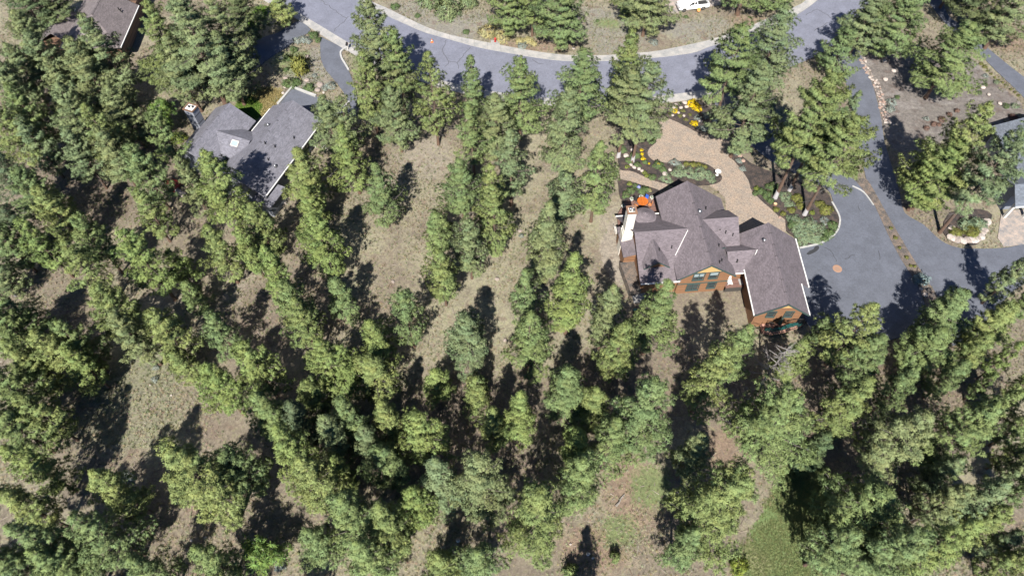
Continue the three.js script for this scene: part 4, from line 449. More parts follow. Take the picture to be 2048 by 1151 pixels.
{
  const xs = [-3000, -1200, -500, -220], zs = [-3000, -1200, -500, -250];
  for (let x = -130; x <= 130; x += 0.8) xs.push(x); xs.push(220, 500, 1200, 3000);
  for (let z = -140; z <= 8; z += 0.8) zs.push(z); zs.push(40, 120, 400, 1500);
  const pos = [], uv = [], idx = [];
  for (const z of zs) for (const x of xs) { pos.push(x, groundY(x, z), z); uv.push((x - GX0) / GW, (z - GZ0) / GD); }
  const n = xs.length;
  for (let j = 0; j < zs.length - 1; j++) for (let i = 0; i < n - 1; i++) { const a = j * n + i; idx.push(a, a + n, a + 1, a + 1, a + n, a + n + 1); }
  const g = new THREE.BufferGeometry(); g.setAttribute('position', new THREE.Float32BufferAttribute(pos, 3)); g.setAttribute('uv', new THREE.Float32BufferAttribute(uv, 2)); g.setIndex(idx); g.computeVertexNormals();
  const gb = grainBump.clone(); gb.repeat.set(180, 115); gb.needsUpdate = true;
  struct('ground', g, new THREE.MeshStandardMaterial({ map: groundMap, roughness: 1, bumpMap: gb, bumpScale: 0.05 }));
}
const road = struct('road', slab(P.road, 0, 0.3), M.asphalt);
for (const c of P.cracks) part(road, 'crack_seal', ribbon(wiggle(c, 0.5), 0.08, 0.003, 0.008), M.crack);
function wiggle(pts, step) { const o = []; for (let i = 0; i < pts.length - 1; i++) { const [a, b] = pts[i], [c, d] = pts[i + 1], n = Math.max(1, Math.round(Math.hypot(c - a, d - b) / step)); for (let k = 0; k < n; k++) { const t = k / n, x = lerp(a, c, t), z = lerp(b, d, t); o.push([x + (vnoise(x * 2.3, z * 2.3) - 0.5) * 0.5, z + (vnoise(x * 2.3 + 50, z * 2.3) - 0.5) * 0.5]); } } o.push(pts[pts.length - 1]); return o; }
// pavements and gutters: one slab per panel, with open joints
function panels(name, [A, B], y, len, seed) {
  const st = new THREE.Group(); st.name = name; st.userData = { kind: 'structure' }; scene.add(st);
  const samp = (L) => { const s = [0]; for (let i = 1; i < L.length; i++) s.push(s[i - 1] + Math.hypot(L[i][0] - L[i - 1][0], L[i][1] - L[i - 1][1])); return (t) => { const d = t * s[s.length - 1]; let i = 1; while (i < s.length - 1 && s[i] < d) i++; const f = (d - s[i - 1]) / (s[i] - s[i - 1]); return [lerp(L[i - 1][0], L[i][0], f), lerp(L[i - 1][1], L[i][1], f)]; }; };
  const fa = samp(A), fb = samp(B), tot = A.reduce((s, p, i) => i ? s + Math.hypot(p[0] - A[i - 1][0], p[1] - A[i - 1][1]) : 0, 0), n = Math.round(tot / len), gap = 0.012 / len, r = rng(seed);
  for (let i = 0; i < n; i++) { const t0 = (i + gap) / n, t1 = (i + 1 - gap) / n; part(st, 'panel', slab([fa(t0), fa(t1), fb(t1), fb(t0)], y + r() * 0.006, 0.25), M.concrete); }
}
panels('sidewalk', P.walkN, 0.11, 2.2, 5);
panels('gutter_apron', P.walkS, 0.045, 2.6, 6);
struct('driveway', slab(P.drive2, 0.02, 0.25), M.asphaltNew);
struct('driveway', slab(P.drive3, 0.02, 0.25), M.asphaltNew);
struct('driveway', slab(P.drive_right, 0.014, 0.25), M.asphaltNew);
const dm = struct('driveway', slab(P.drive_main, 0.024, 0.25), M.asphaltNew);
for (const c of P.cracks_drive) part(dm, 'crack_seal', ribbon(wiggle(c, 0.4), 0.06, 0.027, 0.006), M.stain);
part(dm, 'oil_stain', slab(P.stain, 0.03, 0.003), M.stain);
struct('asphalt_path', slab(P.path_right, 0.02, 0.25), M.asphaltNew);
struct('gravel_drive', slab(P.truck_drive, 0.0, 0.25), M.paver);
struct('median_strip', slab(P.median, 0.05, 0.28), M.median);
struct('mulch_path', slab(P.mulch, 0.02, 0.25), M.mulch);
struct('mulch_path', slab(P.mulch2, 0.02, 0.25), M.mulch);
for (const k of ['bedN', 'bedI', 'bedW', 'bedE', 'bedC']) struct('garden_bed', slab(P[k], 0.06, 0.28), M.bed);
struct('paver_patio', slab(P.patio, 0.03, 0.25), M.paver);

struct('concrete_pad', slab(P.pad, 0.07, 0.25), M.concrete);
struct('kerb', strip(P.curb_bed, 0.22, 0.15, 0.35), M.kerb);
struct('kerb', strip(P.curb_med, 0.18, 0.12, 0.3), M.kerb);
struct('kerb', strip(P.curb_c1, 0.28, 0.16, 0.35), M.kerb);
struct('kerb', strip(P.curb_c2, 0.4, 0.3, 0.5), M.kerb);
struct('kerb', strip(P.curb_c3, 0.35, 0.16, 0.35), M.kerb);
console.log('ground done');

// grass: dry bunches on the open ground, short green blades on the lawns
{
  const r = rng(404);
  const blade = (n, h, sp, w) => { const p = [], nn = []; for (let i = 0; i < n; i++) { const a = r() * 6.283, l = sp * (0.4 + r()), x = Math.cos(a), z = Math.sin(a), hh = h * (0.6 + 0.7 * r()), b = r() * 0.06; p.push(x * b + z * w, 0, z * b - x * w, x * b - z * w, 0, z * b + x * w, x * (b + l), hh, z * (b + l)); for (let k = 0; k < 3; k++) nn.push(x * 0.35, 0.93, z * 0.35); } const g = new THREE.BufferGeometry(); g.setAttribute('position', new THREE.Float32BufferAttribute(p, 3)); g.setAttribute('normal', new THREE.Float32BufferAttribute(nn, 3)); return g; };
  const gm = mat([1, 1, 1], 0.9, { side: THREE.DoubleSide });
  const dry = [], green = [], col = new THREE.Color(), m4 = new THREE.Matrix4(), q = new THREE.Quaternion(), up = V(0, 1, 0);
  for (let i = 0; i < 200000; i++) {
    const z = -112 + 100 * r(), x = (r() - 0.5) * 2 * (50 + (-z) * 0.36);
    const k = zoneOf(x + (fbm(x * 0.9, z * 0.9, 2) - 0.5) * 3, z + (fbm(x * 0.9 + 40, z * 0.9, 2) - 0.5) * 3); const lawn = k.startsWith('lawn');
    if (!lawn && (k || isHard(x, z))) continue;
    const dens = lawn ? 1 : clamp(fbm(x * 0.16 + 7, z * 0.16, 3) * 2.2 - 0.55);
    if (r() > dens) continue;
    (lawn ? green : dry).push([x, z, k]);
  }
  for (let i = 0; i < 26000; i++) for (const k of ['lawnA', 'lawnB', 'lawnB2', 'lawnG']) { if (i > 4000 && k !== 'lawnG') continue; const b = soft.find((s) => s.k === k).b, x = lerp(b[0], b[1], r()), z = lerp(b[2], b[3], r()); if (zoneOf(x + (fbm(x * 0.8, z * 0.8, 2) - 0.5) * 4 + (r() - 0.5), z + (fbm(x * 0.8 + 40, z * 0.8, 2) - 0.5) * 3) === k) green.push([x, z, k]); }
  const make = (name, label, list, geo, fn, s0) => {
    const im = new THREE.InstancedMesh(geo, gm, list.length);
    list.forEach(([x, z, k], i) => { const s = s0 * (0.6 + 0.8 * r()); q.setFromAxisAngle(up, r() * 6.283); m4.compose(V(x, groundY(x, z) - 0.01, z), q, V(s, s * (0.7 + 0.6 * r()), s)); im.setMatrixAt(i, m4); fn(col, k, x, z); im.setColorAt(i, col); });
    im.name = name; im.userData = { kind: 'stuff', label, category: 'grass' }; im.castShadow = im.receiveShadow = true; scene.add(im);
  };
  make('dry_grass', 'dry tan and olive bunchgrass scattered over the open ground', dry, blade(9, 0.2, 0.12, 0.018), (c, k, x, z) => { const t = r(), u = fbm(x * 0.2, z * 0.2, 2); if (t < 0.62 - (u - 0.5)) c.setRGB(0.24 + 0.11 * r(), 0.22 + 0.09 * r(), 0.145 + 0.06 * r()); else c.setRGB(0.1 + 0.06 * r(), 0.12 + 0.05 * r(), 0.05 + 0.025 * r()); }, 1);
  make('lawn_grass', 'short green grass of the lawns and the fairway', green, blade(8, 0.09, 0.06, 0.014), (c, k) => { if (k === 'lawnA' || k === 'lawnB') c.setRGB(0.1 + 0.06 * r(), 0.19 + 0.08 * r(), 0.025); else if (k === 'lawnG') { const t = r(); c.setRGB(0.12 + 0.13 * t, 0.18 + 0.08 * t, 0.055 + 0.055 * t); } else { const t = r(); c.setRGB(0.22 + 0.18 * t, 0.2 + 0.1 * t, 0.07 + 0.05 * t); } }, 1.2);
}
{ // fallen twigs on the forest floor
  const r = rng(811), tw = new THREE.CylinderGeometry(0.012, 0.028, 1, 4).rotateZ(Math.PI / 2), list = [], m4 = new THREE.Matrix4(), q = new THREE.Quaternion(), c = new THREE.Color();
  while (list.length < 5200) { const z = -112 + 100 * r(), x = (r() - 0.5) * 2 * (50 + (-z) * 0.36); if (!zoneOf(x, z) && !isHard(x, z) && r() < 0.35 + 0.65 * sstep(0.4, 0.65, fbm(x * 0.2 + 3, z * 0.2, 2))) list.push([x, z]); }
  const im = new THREE.InstancedMesh(tw, mat([1, 1, 1], 0.95), list.length);
  list.forEach(([x, z], i) => { const l = 0.35 + 1.1 * r() * r(); q.setFromEuler(new THREE.Euler((r() - 0.5) * 0.2, r() * 6.28, (r() - 0.5) * 0.16)); m4.compose(V(x, groundY(x, z) + 0.03, z), q, V(l, 1 + r(), 1 + r())); im.setMatrixAt(i, m4); const t = r(), k = 0.7 + 0.6 * r(); c.setRGB(k * lerp(0.12, 0.26, t), k * lerp(0.08, 0.23, t), k * lerp(0.055, 0.2, t)); im.setColorAt(i, c); });
  im.name = 'fallen_twigs'; im.userData = { kind: 'stuff', label: 'small grey and brown twigs lying on the forest floor', category: 'twigs' }; im.castShadow = im.receiveShadow = true; scene.add(im);
}
console.log('grass done');
// ---------------------------------------------------------------- houses
function quadSlab(a, b, c, d, t = 0.16) {                       // a roof slope: a-b is the eave, d-c the ridge side; uv in metres
  const A = V(...a), B = V(...b), C = V(...c), D = V(...d), eu = B.clone().sub(A).normalize(), nn = V().crossVectors(B.clone().sub(A), D.clone().sub(A)).normalize(), ev = V().crossVectors(nn, eu);
  const dn = V(0, -t, 0), lo = (p) => p.clone().add(dn), pos = [], uv = [], f = (...ps) => { for (const p of ps) { pos.push(p.x, p.y, p.z); const q = p.clone().sub(A); uv.push(q.dot(eu) + A.x * 0.37, q.dot(ev) + A.z * 0.53); } };
  const quad = (p, q, r, s) => f(p, q, r, p, r, s);
  if (nn.y >= 0) { quad(A, B, C, D); quad(lo(D), lo(C), lo(B), lo(A)); quad(B, A, lo(A), lo(B)); quad(C, B, lo(B), lo(C)); quad(D, C, lo(C), lo(D)); quad(A, D, lo(D), lo(A)); }
  else { quad(D, C, B, A); quad(lo(A), lo(B), lo(C), lo(D)); quad(A, B, lo(B), lo(A)); quad(B, C, lo(C), lo(B)); quad(C, D, lo(D), lo(C)); quad(D, A, lo(A), lo(D)); }
  const g = new THREE.BufferGeometry(); g.setAttribute('position', new THREE.Float32BufferAttribute(pos, 3)); g.setAttribute('uv', new THREE.Float32BufferAttribute(uv, 2)); g.computeVertexNormals(); return g;
}
// gable roof whose ridge runs along z at x = c (or along x at z = c)
function gable(axis, c, s0, s1, rh, e1, h1, e2, h2, t = 0.16) {
  const p = axis === 'z' ? (u, y, s) => [u, y, s] : (u, y, s) => [s, y, u];
  return [quadSlab(p(e1, h1, s0), p(e1, h1, s1), p(c, rh, s1), p(c, rh, s0), t), quadSlab(p(e2, h2, s1), p(e2, h2, s0), p(c, rh, s0), p(c, rh, s1), t)];
}
function ridgeCap(axis, c, s0, s1, rh, slope) { const L = s1 - s0, a = Math.atan(slope), g = []; for (const k of [-1, 1]) g.push(axis === 'z' ? bx(0.2, 0.025, L, c + k * 0.09, rh + 0.02 - 0.09 * slope, (s0 + s1) / 2, 0, 0, -k * a) : bx(L, 0.025, 0.2, (s0 + s1) / 2, rh + 0.02 - 0.09 * slope, c + k * 0.09, 0, k * a, 0)); return merge(g); }
function pentWall(axis, c, s0, s1, x0, x1, eh0, eh1, rh) {      // walls of a gabled block, solid
  const sh = new THREE.Shape([[x0, -0.3], [x1, -0.3], [x1, eh1], [c, rh], [x0, eh0]].map(([a, b]) => new THREE.Vector2(a, b)));
  const g = new THREE.ExtrudeGeometry(sh, { depth: s1 - s0, bevelEnabled: false }); g.translate(0, 0, s0); if (axis === 'x') { g.rotateY(Math.PI / 2); g.scale(1, 1, -1); const ix = g.attributes.position.array; for (let i = 0; i < ix.length; i += 9) for (let k = 0; k < 3; k++) { const q = ix[i + 3 + k]; ix[i + 3 + k] = ix[i + 6 + k]; ix[i + 6 + k] = q; } g.computeVertexNormals(); } return g;
}
function house(name, label, x, z, turn) { const h = thing(name, label, 'house', x, 0, z); h.rotation.y = turn; return h; }
function windowOn(h, x, y, z, w, ht, sashes = 1, ry = 0, glass = M.glass) {
  const g = [bx(w + 0.2, 0.1, 0.1, 0, ht / 2 + 0.05, 0), bx(w + 0.2, 0.12, 0.14, 0, -ht / 2 - 0.05, 0.02), bx(0.1, ht, 0.1, -w / 2 - 0.05, 0, 0), bx(0.1, ht, 0.1, w / 2 + 0.05, 0, 0)];
  for (let i = 1; i < sashes; i++) g.push(bx(0.09, ht, 0.09, -w / 2 + w * i / sashes, 0, 0));
  const m = part(h, 'window', merge(g), M.trimGreen); m.position.set(x, y, z); m.rotation.y = ry;
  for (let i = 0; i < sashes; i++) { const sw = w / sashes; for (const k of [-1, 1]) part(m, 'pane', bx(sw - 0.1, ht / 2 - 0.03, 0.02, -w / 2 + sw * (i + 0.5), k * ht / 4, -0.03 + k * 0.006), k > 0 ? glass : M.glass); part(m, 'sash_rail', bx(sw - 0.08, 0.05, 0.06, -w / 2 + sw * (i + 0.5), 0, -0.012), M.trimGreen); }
  return m;
}
function ventPipe(h, x, y, z, r = 0.06, l = 0.45) { part(h, 'vent_pipe', merge([cy(r, r, l + 0.3, x, y + l / 2 - 0.15, z, 10), cy(r * 2.2, r * 1.2, 0.1, x, y + 0.02, z, 10)]), M.darkMetal); }

// ---- the brown-roofed house: main block along its own axes, garage wing square to the picture
{
  const H = house('brown_house', 'large brown shingled house with orange siding, white stone chimney and garage wing', 23.5, -54, 5 * Math.PI / 180);
  const inv = new THREE.Matrix4().makeRotationY(-5 * Math.PI / 180).multiply(new THREE.Matrix4().makeTranslation(-23.5, 0, 54));
  const G = (g) => g.applyMatrix4(inv);                          // world axes into the house's frame (garage wing)
  const RB = M.roofBrown;
  // main block
  part(H, 'roof', merge([quadSlab([-3.9, 4.0, -6.9], [-3.9, 4.0, 6.4], [-0.25, 6.7, 6.4], [-0.25, 6.7, -6.9]), quadSlab([5.2, 2.67, -2.4], [5.2, 2.67, -6.9], [-0.25, 6.7, -6.9], [-0.25, 6.7, -2.4]), quadSlab([3.4, 4.0, 6.4], [3.4, 4.0, -2.4], [-0.25, 6.7, -2.4], [-0.25, 6.7, 6.4])]), RB);
  part(H, 'ridge_cap', ridgeCap('z', -0.25, -6.9, 6.4, 6.7, 0.74), RB);
  part(H, 'wall', pentWall('z', -0.25, -6.3, 5.85, -3.35, 2.95, 4.1, 4.1, 6.45), M.wallOrange);
  part(H, 'wall', bx(2.2, 3.1, 4.2, 3.7, 1.25, -4.3), M.wallOrange);
  { const tri = new THREE.Shape([[-2.55, 4.42], [2.05, 4.42], [-0.25, 6.12]].map(([a, b]) => new THREE.Vector2(a, b))); const g = new THREE.ExtrudeGeometry(tri, { depth: 0.05, bevelEnabled: false }); g.translate(0, 0, 5.85); part(H, 'gable_panel', g, M.wallTan, 'tan painted gable triangle'); }
  part(H, 'belt_trim', merge([bx(4.7, 0.09, 0.08, -0.25, 4.4, 5.9), bx(6.34, 0.12, 0.08, -0.2, 2.12, 5.89)]), M.trimGreen);
  for (const k of [-1, 1]) part(H, 'rake_board', bx(4.55, 0.2, 0.05, -0.25 + k * 1.83, 5.2, 6.43, 0, 0, -k * 0.637), M.trimGreen);
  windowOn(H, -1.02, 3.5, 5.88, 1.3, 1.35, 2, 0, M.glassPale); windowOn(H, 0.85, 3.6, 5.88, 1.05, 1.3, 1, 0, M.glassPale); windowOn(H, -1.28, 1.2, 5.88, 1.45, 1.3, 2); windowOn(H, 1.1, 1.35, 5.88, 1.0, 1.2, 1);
  // east cross gable
  part(H, 'cross_gable_roof', merge(gable('x', -0.9, 0.1, 5.05, 6.15, -3.8, 4.0, 2.0, 4.0)), RB);
  part(H, 'ridge_cap', ridgeCap('x', -0.9, 0.4, 5.05, 6.15, 0.74), RB);
  part(H, 'wall', pentWall('x', -0.9, 2.5, 4.55, -3.3, 1.5, 4.1, 4.1, 5.9), M.wallOrange);
  // west wing with its long slopes, dormer, turret and chimney
  part(H, 'wing_roof', merge([quadSlab([-8.3, 3.2, 6.05], [-3.2, 3.2, 6.05], [-1.4, 5.8, 0.1], [-8.3, 5.8, 0.1]), quadSlab([-3.3, 2.9, -4.8], [-9.4, 2.9, -4.8], [-8.3, 5.8, 0.1], [-1.4, 5.8, 0.1])]), RB);
  part(H, 'ridge_cap', ridgeCap('x', 0.1, -8.3, -1.6, 5.8, 0.5), RB);
  part(H, 'wall', pentWall('x', 0.1, -7.9, -2.2, -4.3, 5.5, 2.9, 3.1, 5.5), M.wallOrange);
  for (const g of [bx(4.9, 0.14, 0.14, -5.8, 3.14, 6.13), bx(1.4, 0.16, 0.16, -8.75, 2.86, -4.9), bx(1.1, 0.16, 0.16, -4.1, 2.86, -4.9)]) part(H, 'gutter', g, M.white, 'white eave gutter');
  part(H, 'dormer_roof', merge(gable('z', -6.15, 1.2, 4.7, 5.55, -7.75, 4.3, -4.55, 4.3)), RB);
  { const tri = new THREE.Shape([[-7.45, 3.6], [-4.85, 3.6], [-4.85, 4.35], [-6.15, 5.35], [-7.45, 4.35]].map(([a, b]) => new THREE.Vector2(a, b))); const g = new THREE.ExtrudeGeometry(tri, { depth: 2.4, bevelEnabled: false }); g.translate(0, 0, 1.9); part(H, 'dormer_wall', g, M.wallOrange); }
  for (const k of [-1, 1]) part(H, 'rake_board', bx(2.05, 0.16, 0.05, -6.15 + k * 0.8, 4.9, 4.73, 0, 0, -k * 0.663), M.trimGreen);
  part(H, 'valley_flashing', bar(V(-6.15, 5.3, 0.95), V(-7.55, 4.22, 3.45), 0.05, 4), M.white, 'white metal valley flashing');
  part(H, 'valley_flashing', bar(V(-1.6, 5.78, 0.3), V(-3.55, 4.5, 3.1), 0.05, 4), M.white, 'white metal valley flashing');
  part(H, 'turret', cy(1.2, 1.2, 4.6, -6.0, 1.9, -3.6, 24), M.wallOrange);
  part(H, 'turret_roof', merge([new THREE.ConeGeometry(1.45, 0.75, 28).translate(-6.0, 4.55, -3.6), cy(1.45, 1.45, 0.14, -6.0, 4.12, -3.6, 28)]), RB);
  { const c = part(H, 'chimney', merge([bx(1.05, 5.2, 1.05, -8.75, 5.7, -1.4), bx(1.35, 4.4, 1.25, -8.75, 2.0, -1.4), bx(1.2, 0.5, 1.15, -8.75, 4.4, -1.4)]), M.stone, 'white stone chimney'); part(c, 'chimney_cap', merge([bx(1.25, 0.18, 0.22, -8.75, 8.38, -0.88), bx(1.25, 0.18, 0.22, -8.75, 8.38, -1.92), bx(0.22, 0.18, 0.82, -9.265, 8.38, -1.4), bx(0.22, 0.18, 0.82, -8.235, 8.38, -1.4)]), mat([0.2, 0.115, 0.075], 0.9)); part(c, 'flue', merge([cy(0.16, 0.16, 0.5, -8.9, 8.5, -1.4, 12), cy(0.22, 0.14, 0.1, -8.9, 8.8, -1.4, 12), cy(0.12, 0.12, 0.4, -8.5, 8.45, -1.3, 12)]), M.metal); }
  part(H, 'shed_roof', quadSlab([-9.55, 2.75, -3.2], [-9.55, 2.75, 1.6], [-7.8, 3.25, 1.6], [-7.8, 3.25, -3.2]), RB);
  part(H, 'wall', bx(1.45, 3.05, 4.4, -8.62, 1.2, -0.85), M.wallOrange);
  part(H, 'raised_patio', slab([[-9.75, 1.35], [-7.75, 1.35], [-7.75, 5.6], [-9.2, 5.9]], 1.25, 1.6), M.median, 'brown raised patio west of the wing');
  // link between main block and garage
  part(H, 'link_roof', merge(gable('x', 3.45, 2.8, 7.2, 5.0, 1.2, 3.5, 5.7, 3.5)), RB);
  part(H, 'wall', bx(3.6, 3.7, 3.2, 4.6, 1.55, 3.3), M.wallOrange);
  part(H, 'valley_flashing', bar(V(6.55, 5.03, 3.5), V(5.2, 3.62, 5.75), 0.05, 4), M.white, 'white metal valley flashing');
  part(H, 'gutter', bx(2.0, 0.13, 0.13, 4.3, 3.44, 5.78), M.white);
  // garage wing
  part(H, 'garage_roof', merge([quadSlab([28.75, 3.75, -54.4], [28.75, 3.75, -42.35], [32, 6.2, -42.35], [32, 6.2, -54.4]), quadSlab([36.45, 2.9, -46.95], [36.45, 2.9, -54.4], [32, 6.2, -54.4], [32, 6.2, -46.95]), quadSlab([35.2, 3.83, -42.35], [35.2, 3.83, -46.95], [32, 6.2, -46.95], [32, 6.2, -42.35])].map(G)), RB);
  part(H, 'ridge_cap', G(ridgeCap('z', 32, -54.4, -42.35, 6.2, 0.75)), RB);
  part(H, 'garage_wall', G(pentWall('z', 32, -53.9, -43.1, 29.3, 34.75, 3.85, 3.9, 5.95)), M.wallOrange);
  part(H, 'garage_wall', G(bx(1.2, 3.2, 6.4, 35.2, 1.3, -50.6)), M.wallOrange);
  for (const g of [bx(0.14, 0.14, 7.45, 36.53, 2.86, -50.67), bx(0.12, 0.12, 4.5, 35.27, 3.78, -44.6), bx(0.13, 0.13, 6.6, 28.68, 3.7, -45.7)]) part(H, 'gutter', G(g), M.white, 'white eave gutter');
  { const tri = new THREE.Shape([[30.2, 4.35], [34.05, 4.35], [32, 5.85]].map(([a, b]) => new THREE.Vector2(a, b))); const g = new THREE.ExtrudeGeometry(tri, { depth: 0.05, bevelEnabled: false }); g.translate(0, 0, -43.1); part(H, 'gable_panel', G(g), M.wallTan, 'tan painted gable triangle'); }
  for (const k of [-1, 1]) part(H, 'rake_board', G(bx(k < 0 ? 4.1 : 4.0, 0.2, 0.05, 32 + k * (k < 0 ? 1.63 : 1.6), 4.98, -42.32, 0, 0, -k * 0.644)), M.trimGreen);
  for (const [wx, wy, ww] of [[31.1, 2.9, 0.9], [33.2, 2.9, 0.9]]) { const w = windowOn(H, 0, 0, 0, ww, 1.2, 1); const q = V(wx, wy, -43.06).applyMatrix4(inv); w.position.copy(q); w.rotation.y = -5 * Math.PI / 180; }
  for (let i = 0; i < 2; i++) { const d = part(H, 'garage_door', G(merge([0, 1, 2, 3].map((k) => bx(0.06, 0.52, 2.4, 35.83, 0.35 + k * 0.55, -52.3 + i * 3.1)))), M.wallTan); d.userData.label = 'tan panelled garage door'; }
  for (const [x, y, z, big] of [[1.55, 5.45, -3.1, 0], [2.6, 5.0, 0.3, 0], [3.3, 5.0, 0.6, 0], [4.2, 4.75, 0.9, 0], [1.9, 5.1, 2.6, 0], [1.6, 5.3, 5.0, 0], [1.1, 5.7, 5.5, 0], [-3.9, 4.85, 2.2, 0], [-5.6, 5.1, 2.6, 0], [3.9, 4.3, 4.6, 0]]) ventPipe(H, x, y, z);
  { const p = part(H, 'roof_fan', merge([cy(0.26, 0.26, 0.3, 0.25, 6.45, -1.9, 18), new THREE.SphereGeometry(0.26, 18, 8, 0, 6.3, 0, 1.57).translate(0.25, 6.6, -1.9)]), M.metal, 'round silver roof ventilator'); }
  part(H, 'vent_pipe', G(merge([cy(0.09, 0.09, 0.7, 31.1, 5.75, -51.9, 10), cy(0.2, 0.1, 0.12, 31.1, 6.1, -51.9, 10)])), M.metal);
  for (const g of [bx(0.7, 0.12, 0.05, 2.5, 4.75, 2.75, 0.1), bx(0.7, 0.12, 0.05, 2.9, 4.45, 3.75, 0.1)]) part(H, 'vent_slit', g, M.trimGreen);

  // wooden deck on the far side, and what stands on it
  const D = thing('wooden_deck', 'reddish brown raised deck behind the white chimney', 'deck', 23.5, 0, -54); D.rotation.y = H.rotation.y;
  part(D, 'deck_floor', slab([[-8.9, -4.4], [-8.6, -7.0], [-7.1, -9.2], [-4.0, -9.95], [-2.95, -9.7], [-2.95, -6.4], [-3.4, -4.4]], 0.6, 0.16), M.deck);
  for (const [x, z] of [[-8.5, -6.9], [-7.1, -9.0], [-4.0, -9.75], [-3.1, -9.5], [-8.7, -4.6], [-3.1, -6.6]]) part(D, 'post', bx(0.14, 0.7, 0.14, x, 0.15, z), M.deck);
  const inDeck = (x, y, z) => V(x, y, z).applyMatrix4(new THREE.Matrix4().makeRotationY(5 * Math.PI / 180)).add(V(23.5, 0, -54));
  const tp = inDeck(-4.92, 0.6, -8.45), T = thing('patio_table', 'round orange wooden table on the deck', 'table', tp.x, 0.6, tp.z);
  part(T, 'table_top', cy(0.75, 0.75, 0.05, 0, 0.73, 0, 28), M.orangeWood); part(T, 'leg', cy(0.07, 0.07, 0.7, 0, 0.35, 0, 10), M.orangeWood); part(T, 'base', merge([bx(0.9, 0.06, 0.1, 0, 0.03, 0), bx(0.1, 0.061, 0.9, 0, 0.03, 0)]), M.orangeWood);
  [[-4.3, -9.1, M.blue, 'blue cushioned chair behind the round orange table'], [-5.75, -9.05, M.black, 'black chair left of the round orange table'], [-5.85, -7.85, M.terra, 'orange chair between table and chimney'], [-3.95, -8.0, M.terra, 'orange chair right of the round orange table']].forEach(([x, z, m, lab], i) => {
    const q = inDeck(x, 0.6, z), C = thing('patio_chair', lab, 'chair', q.x, 0.6, q.z, 'chairs round the deck table'); C.rotation.y = Math.atan2(tp.x - q.x, tp.z - q.z);
    part(C, 'seat', bx(0.46, 0.07, 0.46, 0, 0.43, 0), m); part(C, 'backrest', bx(0.46, 0.5, 0.06, 0, 0.72, -0.22, 0, -0.12), m); for (const [a, b] of [[1, 1], [1, -1], [-1, 1], [-1, -1]]) part(C, 'leg', cy(0.022, 0.022, 0.42, a * 0.19, 0.21, b * 0.19, 6), M.black);
  });
  [[-7.6, -8.1, 'white plant pot at the left end of the deck'], [-6.23, -9.25, 'white plant pot behind the chimney shadow on the deck'], [-4.88, -9.55, 'white plant pot right behind the round orange table'], [-3.41, -9.29, 'white plant pot in the far right deck corner']].forEach(([x, z, lab], i) => {
    const q = inDeck(x, 0.6, z), p = thing('plant_pot', lab, 'plant pot', q.x, 0.6, q.z, 'white pots on the deck');
    part(p, 'pot', new THREE.LatheGeometry([[0, 0], [0.18, 0], [0.25, 0.38], [0.3, 0.42], [0.28, 0.46], [0.22, 0.42], [0.16, 0.36], [0, 0.36]].map(([a, b]) => new THREE.Vector2(a, b)), 18), M.white);
    p.userData.plant = 1;
  });
  // small deck and white chaise between main block and garage
  const sp = inDeck(4.4, 0, 5.3), SD = thing('side_deck', 'small raised deck in the corner between house and garage', 'deck', sp.x, 0, sp.z); SD.rotation.y = H.rotation.y;
  part(SD, 'deck_floor', bx(2.9, 0.12, 1.6, 0, 0.94, 0.1), M.deck); part(SD, 'skirt', bx(2.9, 0.9, 0.06, 0, 0.44, 0.86), M.fascia); part(SD, 'landing', bx(0.9, 0.05, 0.9, 0.85, 1.03, 0.2), M.concrete);
  const cp = inDeck(3.55, 1.0, 5.35), CH = thing('chaise_lounge', 'white slatted chaise lounge on the small side deck', 'chaise lounge', cp.x, 1.0, cp.z); CH.rotation.y = H.rotation.y;
  part(CH, 'frame', merge([bx(0.05, 0.06, 1.2, -0.28, 0.28, 0), bx(0.05, 0.06, 1.2, 0.28, 0.28, 0)]), M.white); for (let i = 0; i < 5; i++) part(CH, 'slat', bx(0.58, 0.03, 0.12, 0, 0.33, 0.5 - i * 0.15), M.white); for (let i = 0; i < 4; i++) part(CH, 'slat', bx(0.58, 0.03, 0.12, 0, 0.4 + i * 0.11, -0.28 - i * 0.09, 0, 0.9), M.white); for (const [a, b] of [[1, 1], [1, -1], [-1, 1], [-1, -1]]) part(CH, 'leg', bx(0.05, 0.28, 0.05, a * 0.27, 0.14, b * 0.45), M.white);
  // curved balcony under the garage gable
  const BA = thing('curved_balcony', 'curved balcony with dark railings below the garage gable', 'balcony', 33.2, 0, -42.6);
  const arc = [[-2.7, 0.75], [-1.8, 0.95], [-0.8, 0.85], [0.2, 0.6], [1.2, 0.25], [2.1, -0.1], [2.7, -0.45]], wallZ = -0.5;
  part(BA, 'floor', slab([...arc, [2.7, wallZ], [-2.7, wallZ]], 0.5, 0.14), M.planks);
  const rail = (pts, y0, name) => { const g = []; for (let i = 0; i < pts.length - 1; i++) { const [x0, z0] = pts[i], [x1, z1] = pts[i + 1], n = Math.round(Math.hypot(x1 - x0, z1 - z0) / 0.14); g.push(bar(V(x0, y0 + 0.95, z0), V(x1, y0 + 0.95, z1), 0.035, 5), bar(V(x0, y0 + 0.1, z0), V(x1, y0 + 0.1, z1), 0.025, 4)); for (let k = 0; k < n; k++) { const t = k / n; g.push(cy(0.012, 0.012, 0.86, lerp(x0, x1, t), y0 + 0.52, lerp(z0, z1, t), 4)); } } for (const [x, z] of [pts[0], pts[pts.length - 1]]) g.push(cy(0.04, 0.04, 1.02, x, y0 + 0.5, z, 6)); part(BA, name, merge(g), M.darkMetal); };
  rail(arc, 0.5, 'railing'); rail(arc.map(([x, z]) => [x * 0.82 + 0.1, z - 0.72]).map(([x, z]) => [x, Math.max(z, wallZ + 0.12)]), 0.95, 'inner_railing');
